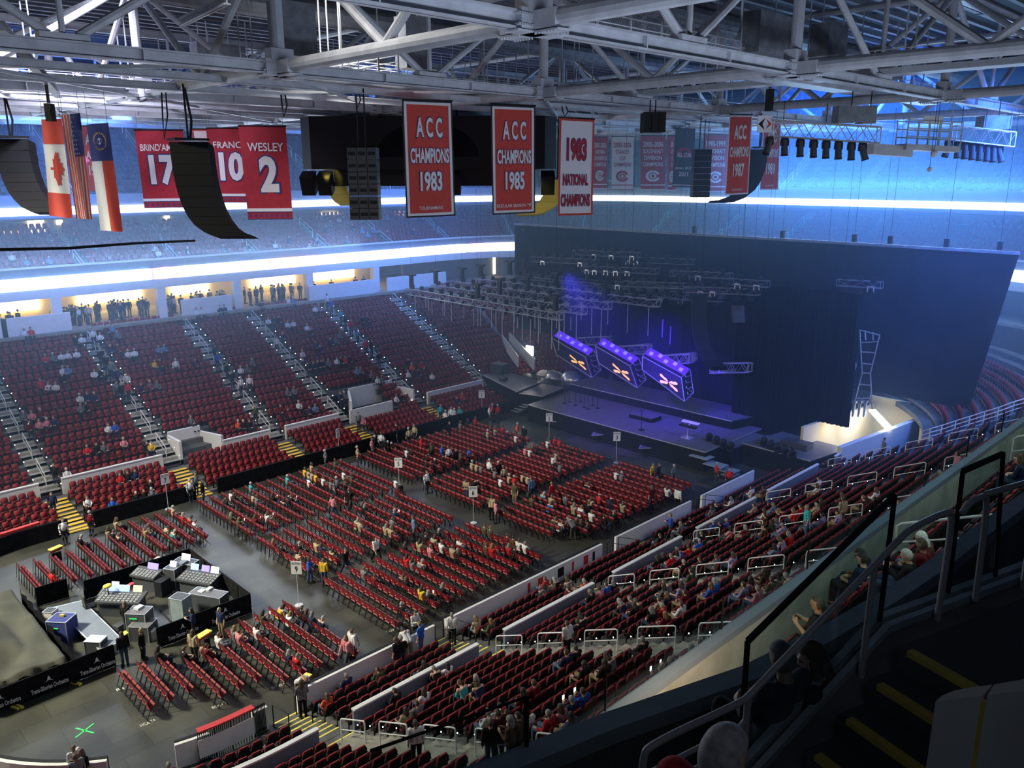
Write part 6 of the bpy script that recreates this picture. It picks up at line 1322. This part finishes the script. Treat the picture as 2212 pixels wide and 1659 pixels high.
    out['trousers'] = shell('trousers', ['torso', 'thigh', 'shin'], .011, 0, (np.isin(lab, [4, 5]) | ((lab == 0) & (z < tl+.03)))).mesh('trousers', 'cloth', True)
    out['shoes'] = shell('shoes', ['foot'], .012, 0).mesh('shoes', 'black', True)
    top = (hl[:, 2] > .045+.25*np.maximum(0, hl[:, 0]-.0)) | ((hl[:, 0] < -.015) & (hl[:, 2] > -.075))
    hm_ = shell('hair', ['head', 'neck'], .013, 0, top & np.isin(lab, [8])); out['hair'] = hm_.mesh('short_hair', 'hair', True)
    lg = MB(); lg.v = list(hm_.v); lg.f = list(hm_.f); lg.mi = list(hm_.mi); q = MB(); q.sph((-.055, 0, -.10), 1, (.065, .095, .16), 12, 10); q.sph((-.02, 0, .02), 1, (.10, .093, .12), 12, 10)
    for s in (-1, 1): q.sph((.01, s*.078, -.09), 1, (.045, .03, .13), 8, 8)
    q2 = [v for v in q.v]; lg.add([H(*v) for v in q2], [f for f in q.f if max(q2[i][0] for i in f) < .055]); out['hair_long'] = lg.mesh('long_hair', 'hair', True)
    return out
M['eye'] = mat('eye_dark', (.02, .015, .012), .3); M['lip'] = mat('lips', (.42, .13, .11), .5)
def sitp(lean=0, arms='lap', look=(1, 0, -.15), tilt=0):
    c = lean; J = dict(sit=True, pelvis=(0, 0, .53), chest=(-.06+c*.9, 0, .86-c*.25), neck=(-.04+c*1.25, 0, 1.04-c*.4), head=(.0+c*1.45, 0, 1.17-c*.5), look=look)
    for s, q in ((-1, 'L'), (1, 'R')):
        J['sh'+q] = (-.05+c*1.1, s*.185, .97-c*.35)
        if arms == 'lap': J['el'+q] = (.06+c*.7, s*.24, .72-c*.2); J['wr'+q] = (.26, s*.12, .665); J['ha'+q] = (.36, s*.05, .65)
        elif arms == 'phone': J['el'+q] = (.10, s*.22, .76); J['wr'+q] = (.30, s*.09, .86); J['ha'+q] = (.36, s*.04, .95)
        elif arms == 'cross': J['el'+q] = (.10, s*.24, .78); J['wr'+q] = (.20, -s*.05, .80); J['ha'+q] = (.19, -s*.15, .82)
        elif arms == 'rest': J['el'+q] = (-.02, s*.29, .74); J['wr'+q] = (.22, s*.27, .70); J['ha'+q] = (.32, s*.26, .68)
        J['hp'+q] = (.02, s*.095, .53); J['kn'+q] = (.44, s*.13, .54); J['an'+q] = (.44+.03*s, s*.13, .10); J['to'+q] = (.60+.03*s, s*.15, .05)
    return J
def standp(arms='down', stride=0, bend=0, look=(1, 0, -.1)):
    b = bend; J = dict(pelvis=(0, 0, .95), chest=(.02+b*.38, 0, 1.28-b*.12), neck=(.02+b*.58, 0, 1.47-b*.28), head=(.05+b*.72, 0, 1.61-b*.42), look=look)
    for s, q in ((-1, 'L'), (1, 'R')):
        J['sh'+q] = (.01+b*.5, s*.19, 1.41-b*.25); sx, sz = J['sh'+q][0], J['sh'+q][2]; st_ = s*stride
        if arms == 'down': J['el'+q] = (sx-.02-st_*.12, s*.245, sz-.29); J['wr'+q] = (sx+.04-st_*.2, s*.25, sz-.54); J['ha'+q] = (sx+.06-st_*.24, s*.245, sz-.64)
        elif arms == 'front': J['el'+q] = (sx+.04, s*.25, sz-.28); J['wr'+q] = (sx+.27, s*.12, sz-.20); J['ha'+q] = (sx+.36, s*.07, sz-.15)
        elif arms == 'reach': J['el'+q] = (sx+.14, s*.22, sz-.24); J['wr'+q] = (sx+.30, s*.16, sz-.40); J['ha'+q] = (sx+.36, s*.14, sz-.48)
        J['hp'+q] = (0, s*.095, .93); J['kn'+q] = (.03+st_*.22, s*.10, .50); J['an'+q] = (st_*.38-.02, s*.10, .09+(.05 if st_ < 0 else 0)); J['to'+q] = (st_*.38+.14, s*.13, .04)
    return J
FIG = {'S0': figure(sitp()), 'S1': figure(sitp(.10, 'lap', (1, .5, -.2))), 'S2': figure(sitp(0, 'cross', (1, -.4, 0))), 'S3': figure(sitp(0, 'rest')), 'S4': figure(sitp(.22, 'lap', (1, 0, -.5))), 'P0': figure(sitp(.02, 'phone', (1, 0, -.55))), 'T0': figure(standp()), 'T1': figure(standp('front')), 'W0': figure(standp('down', 1)), 'H0': figure(standp('front', .3, 0, (1, 0, -.4))), 'B0': figure(standp('reach', .3, .75, (1, 0, -.6)))}
HAIR = [(.03, .022, .018), (.07, .045, .03), (.02, .018, .017), (.22, .21, .20), (.36, .35, .34), (.22, .14, .06), (.10, .06, .035), (.05, .035, .025), (.12, .09, .07), (.08, .05, .03)]
SKIN = [(.55, .34, .25), (.60, .39, .30), (.48, .29, .21), (.30, .17, .11), (.58, .36, .28)]
TRO = [(.02, .022, .03), (.03, .045, .09), (.05, .075, .14), (.012, .012, .014), (.10, .15, .25), (.28, .22, .14), (.06, .06, .065)]
def person(x, y, z, rz, c, fig, label, hair=None, scale=1, long=None, short=None, skin=None, tro=None, grp='people in the hall', haircol=None):
    f = FIG[fig]; o = D.objects.new('person', f['body']); COL.objects.link(o); o.location = (x, y, z); o.rotation_euler = (0, 0, rz); o.scale = (scale,)*3
    o.color = (*(skin or random.choice(SKIN)), 1); col = c if isinstance(c, tuple) else CC[c]; v = random.uniform(.8, 1.15)
    long = random.random() < .42 if long is None else long; short = random.random() < .3 if short is None else short
    for nm, me, cl in (('shirt', f['shirt_short' if short else 'shirt'], tuple(min(1, q*v) for q in col)), ('trousers', f['trousers'], tro or random.choice(TRO)), ('shoes', f['shoes'], (.1, .1, .1)), ('hair', f['hair_long' if long else 'hair'], haircol or random.choice(HAIR))):
        k = D.objects.new(nm, me); COL.objects.link(k); k.parent = o; k.color = (*cl, 1)
    return tag(o, label, 'person', grp)
far = []
ppl.sort(key=lambda q: (Vector(q[:3])-EYE).length)
for q in ppl[286:]: far.append((q[0], q[1], q[2], q[3], q[5] in 'SPX', q[4]))
ppl = ppl[:286]
for (x, y, z, rz, c, ps, lab) in ppl:
    fig = random.choice(('S0', 'S0', 'S1', 'S2', 'S3', 'S4')) if ps in 'SX' else {'P': 'P0', 'T': random.choice(('T0', 'T1', 'T0')), 'W': 'W0', 'H': 'H0', 'B': 'B0'}[ps]
    usher = c == 'w' and ps in 'TW'
    o = person(x, y, z, rz+random.uniform(-.12, .12), c, fig, lab, scale=random.uniform(.94, 1.04), tro=(.012, .012, .014) if usher else None, long=False if usher else None)
    if ps == 'P':
        b = MB().box((.385, 0, .97), (.012, .075, .15)); q = b.build('phone', 'phone', None); q.location = o.location; q.rotation_euler = o.rotation_euler; tag(q, 'phone, holder in '+lab.replace('person in ', '').replace(' from far end', '').replace(' above', ''), 'phone', 'glowing phones in hands')
    if ps == 'X':
        b = MB().cyl((0, 0, 1.24), (-.04, 0, 1.42), .105, .02, 12).sph((-.05, 0, 1.43), .035); h = b.build('santa_hat', 'redbright', o); MB().cyl((0, 0, 1.215), (0, 0, 1.26), .112, .108, 12).build('hat_brim', 'white', h)
# nearer people by hand ------------------------------------------------
p = at(1690, 1412, 5.9); person(p.x, p.y, p.z-1.2, PI/2-TH, (.05, .06, .075), 'S0', 'balding grey-haired person in dark top seated in the front row beyond the stair rail', long=False, haircol=(.22, .21, .2), skin=(.40, .26, .19), grp='foreground people')
p = at(1800, 1425, 5.9); person(p.x, p.y, p.z-1.17, PI/2-TH+.4, (.03, .03, .04), 'S1', 'person with long brown hair seated right of the balding one in the front row', long=True, haircol=(.09, .055, .035), grp='foreground people')
p = at(1546, 1640, 3.05); person(p.x, p.y, p.z-1.62, -TH+.2, (.35, .02, .03), 'T0', 'person with cropped grey hair and red top in the stair mouth at the bottom', long=False, haircol=(.34, .32, .32), skin=(.42, .24, .16), grp='foreground people')
p = at(2300, 1470, 3.5); person(p.x, p.y, p.z-1.62, PI/2-TH, (.20, .12, .14), 'T0', 'person at the right edge, only a pinkish brown shoulder in view', long=True, haircol=(.16, .10, .10), grp='foreground people')
for u, v, h_, c, fig, lab, kw in ((1878, 1216, 1.2, 'n', 'S0', 'person in navy top with pale stripes behind the foreground handrail', dict(long=False, haircol=(.03, .022, .018))), (1888, 1205, 1.2, 'k', 'S1', 'dark-haired person beside the striped navy top', dict(long=True)), (1974, 1208, 1.18, 'k', 'P0', 'person with short silver hair holding a bright phone', dict(long=False, haircol=(.5, .5, .47))), (2020, 1168, 1.2, 'h', 'S1', 'person with fluffy white hair among the club seats', dict(long=True, haircol=(.75, .75, .73))), (2010, 1190, 1.15, 'm', 'S0', 'dark-haired person in red top below the fluffy white hair', dict(long=False)), (1752, 1348, 1.3, 'k', 'H0', 'person raising bare forearms above the dark cap wall', dict(short=True)), (2205, 990, 1.2, 'n', 'S1', 'person in navy at the right edge club seats', dict(long=True))):
    d = ray(u, v); t = 8
    while t < 60:
        q = EYE+d*t; zz = 13.7+max(0, int((-35.15-q.y)/.85))*.4
        if q.z-zz <= h_: break
        t += .05
    q = EYE+d*t
    yy = min((-35.55, -36.4, -37.25), key=lambda e: abs(e-q.y)); zz = {-35.55: 13.75, -36.4: 14.15, -37.25: 14.55}[yy]
    o = person(q.x, yy+.1, zz, PI/2+random.uniform(-.2, .2), c, fig, lab, grp='people in the club seats', **kw)
    if fig == 'P0': w = MB().box((.385, 0, .97), (.012, .085, .17)).build('phone', 'phone'); w.location = o.location; w.rotation_euler = o.rotation_euler; tag(w, 'bright phone in the hands of the person with short silver hair', 'phone')
    if c == 'n' and u < 1900:
        b = MB(); 
        for zz_ in (.68, .76, .84, .92): b.cyl((-.05, 0, zz_), (-.05, 0, zz_+.018), .222, n=18)
        q_ = b.build('shirt_stripe', 'offwhite', o); q_.scale = (.62, 1, 1); q_.location = (-.02, 0, 0)
# far crowd: one mass --------------------------------------------------
def lowfig(sit):
    J = sitp() if sit else standp(); b = [(MB(), 0), (MB(), 1), (MB(), 2), (MB(), 3)]
    hd = Vector(J['head']); b[0][0].sph(hd, .11, (.9, .8, 1.1), 8, 6); b[3][0].sph(hd+Vector((-.02, 0, .03)), .115, (.9, .85, 1.0), 8, 6)
    pe, ch = Vector(J['pelvis']), Vector(J['chest']); b[1][0].sph((pe+ch)/2+Vector((0, 0, .05)), 1, (.15, .2, .30), 8, 6)
    for q in 'LR':
        b[1][0].cyl(J['sh'+q], J['el'+q], .065, .05, 6); b[1][0].cyl(J['el'+q], J['wr'+q], .05, .035, 6); b[0][0].sph(J['ha'+q], .05, nu=6, nv=4)
        b[2][0].cyl(J['hp'+q], J['kn'+q], .10, .07, 6); b[2][0].cyl(J['kn'+q], J['an'+q], .07, .05, 6); b[2][0].box(Vector(J['to'+q])-Vector((.07, 0, 0)), (.26, .1, .09))
    return b
def fh(x0, y0, sc, txt):
    for e in txt.split():
        q = e.split(','); u, v = x0+float(q[0])/sc, y0+float(q[1])/sc; sit = len(q) < 4; p = onsurf(u, v, 1.2 if sit else 1.62); z, sd, d, row = srf(p.x, p.y); far.append((p.x, p.y, z, -PI/2+random.uniform(-.4, .4), sit, q[2]))
fh(0, 450, 3.16, '165,835,w 210,840,r 555,880,w 515,890,k 630,830,w,T 680,850,w 725,820,m 765,810,d 800,850,g 750,940,n 800,940,m 870,970,w 915,970,w 1080,940,d 1115,930,d 1055,1040,y 1090,1040,m 1195,1030,w,T 1330,1030,n 305,1000,r 360,1000,g 415,990,w 460,990,w 520,985,w 425,1080,w 460,1080,d 270,1170,r,T 325,1190,w 375,1190,w 425,1170,k 640,1110,w 680,1100,k 710,1130,k 750,1050,g,T 790,1100,n,T 860,1130,w,T 790,1190,g,T 870,1210,r,T 830,1220,k,T 685,970,k,T 720,1010,k,T 1020,1180,g 1070,1180,g 960,1200,n 540,1270,w 590,1260,n 640,1260,n 155,1390,g 210,1385,p 270,1370,m 550,1360,g 585,1350,k 200,1480,m 265,1470,p 320,1460,p 365,1450,n 735,1480,w 780,1480,b 840,1570,p 590,1620,r 655,1610,k 705,1600,g 1000,1600,k 1030,1600,y 1300,1420,g 1625,1450,a 1660,1450,k 1700,1450,k 1740,1370,o,T 1885,900,w,T 1465,950,n,T 1480,1000,b,T 1545,1060,k,T 1580,1120,k,T 1640,1160,w,T 1700,1150,w,T 1640,1080,w 1685,1070,g 1720,1050,g 1960,1230,g 2005,1220,g 1915,1370,m 1965,1370,m 2040,1350,w 2110,1360,n 2150,1340,d 1970,610,w 2000,620,d 1340,690,w 1375,690,w 1270,680,k 1500,680,n 1530,680,n 1830,760,w 1870,760,k 1900,750,k 1960,770,w 2000,770,w 1780,650,n 2095,820,w 2120,820,g 2070,1000,w 2100,1070,m 2140,1070,k 2165,1060,n 2190,1060,k 1930,850,n 2170,660,g 1130,560,p,T 1110,600,n,T 1180,610,n,T 460,610,r,T')
fh(650, 450, 3.16, '175,590,w,T 205,650,b,T 270,720,c,T 300,750,k,T 340,780,r,T 385,825,d,T 450,755,k 420,760,k 40,820,w 70,820,k 120,660,g 95,680,w 200,890,n 235,880,g 265,870,g 100,940,n 130,940,n 10,1000,w 45,1060,k 80,1080,n 115,1060,k 150,1050,k 185,1050,g 245,1030,w 270,1040,k 300,1020,r 330,1030,k 380,1100,d 405,1090,g 480,1130,g 520,1150,w 550,1140,g 730,1030,k,T 755,1060,a 820,1050,r 730,1110,w 800,1120,n 840,1090,m 895,1130,w 440,900,r,T 480,930,k,T 530,990,k,T 270,1290,n 295,1280,g 650,1300,w 690,1290,k 390,1400,g,T 420,1430,p 1065,1290,n 1100,1260,r')
for x0, x1, n in ((12, 19, 16), (20.5, 29, 34), (30.0, 36.4, 22), (38.2, 44.6, 18)):
    for i in range(n): far.append((random.uniform(x0, x1), random.uniform(35.2, 37.8), 9.45, random.uniform(0, 6.28), False, random.choice('kkknngmhowt')))
for x, c in ((46.2, 'k'), (48.4, 'm'), (51.5, 'k'), (52.6, 'n')): far.append((x, 36, 9.45, 1, False, c))
for i in range(46):
    j = int(random.triangular(0, 8, 1)); x = random.uniform(12, 62); far.append((x, 35.6+.85*j, CL[j][1], -PI/2, True, random.choice('gwndkgm')))
keys = list('wknbrmgotypcvdha'); 
for k in keys: M['crowd_'+k] = mat('crowd_cloth_'+k, CC[k], .85, spec=.2)
M['crowd_skin'] = mat('crowd_skin', (.55, .35, .26), .6); M['crowd_hair'] = mat('crowd_hair', (.09, .07, .05), .7); M['crowd_grey'] = mat('crowd_grey_hair', (.4, .39, .38), .7); M['crowd_leg'] = mat('crowd_trousers', (.025, .03, .05), .85)
mats_ = ['crowd_skin', 'crowd_leg', 'crowd_hair', 'crowd_grey']+['crowd_'+k for k in keys]
VV = []; FF = []; II = []; k0 = 0
for sit in (True, False):
    Vp, Fp, Ip = lowpoly(lowfig(sit))
    for x, y, z, rz, s_, c in far:
        if s_ != sit: continue
        cs, sn = math.cos(rz), math.sin(rz); A = np.stack([Vp[:, 0]*cs-Vp[:, 1]*sn+x, Vp[:, 0]*sn+Vp[:, 1]*cs+y, Vp[:, 2]+z], 1); VV.append(A); hr = random.choice((2, 2, 2, 3))
        FF += [[i+k0 for i in f] for f in Fp]; II += [{0: 0, 1: 4+keys.index(c), 2: 1, 3: hr}[q] for q in Ip]; k0 += len(Vp)
mb = MB(); mb.v = [tuple(v) for v in np.concatenate(VV)]; mb.f = FF; mb.mi = II
tag(mb.build('distant_crowd', mats_, smooth=True), 'tiny distant crowd over the far stand, front floor rows and lit concourse', 'people', 'people in the hall', 'stuff')
# ================================================================ haze
hz = D.materials.new('haze'); hz.use_nodes = True; nt = hz.node_tree; nt.nodes.clear()
ou = nt.nodes.new('ShaderNodeOutputMaterial'); vs_ = nt.nodes.new('ShaderNodeVolumeScatter'); vs_.inputs['Color'].default_value = (.42, .64, 1.0, 1); vs_.inputs['Density'].default_value = .0115; vs_.inputs['Anisotropy'].default_value = .25
nt.links.new(vs_.outputs[0], ou.inputs['Volume'])
o = MB().prism([(-14, 15), (38, 15), (49, -42), (70.5, -42), (70.5, 54), (-14, 54)], .03, 25.9).build('haze', hz); o['kind'] = 'stuff'; o['label'] = 'thin blue stage haze hanging through the hall'; o['category'] = 'haze'

hz2 = hz.copy(); hz2.name = 'thick_haze'; hz2.node_tree.nodes['Volume Scatter'].inputs['Color'].default_value = (.22, .48, 1.0, 1); hz2.node_tree.nodes['Volume Scatter'].inputs['Density'].default_value = .038
o = MB().prism([(70.6, -42), (108.9, -42), (108.9, 53.9), (70.6, 53.9)], 0.03, 30).build('haze', hz2); o['kind'] = 'stuff'; o['label'] = 'thicker blue haze behind the huge black curtain'; o['category'] = 'haze'
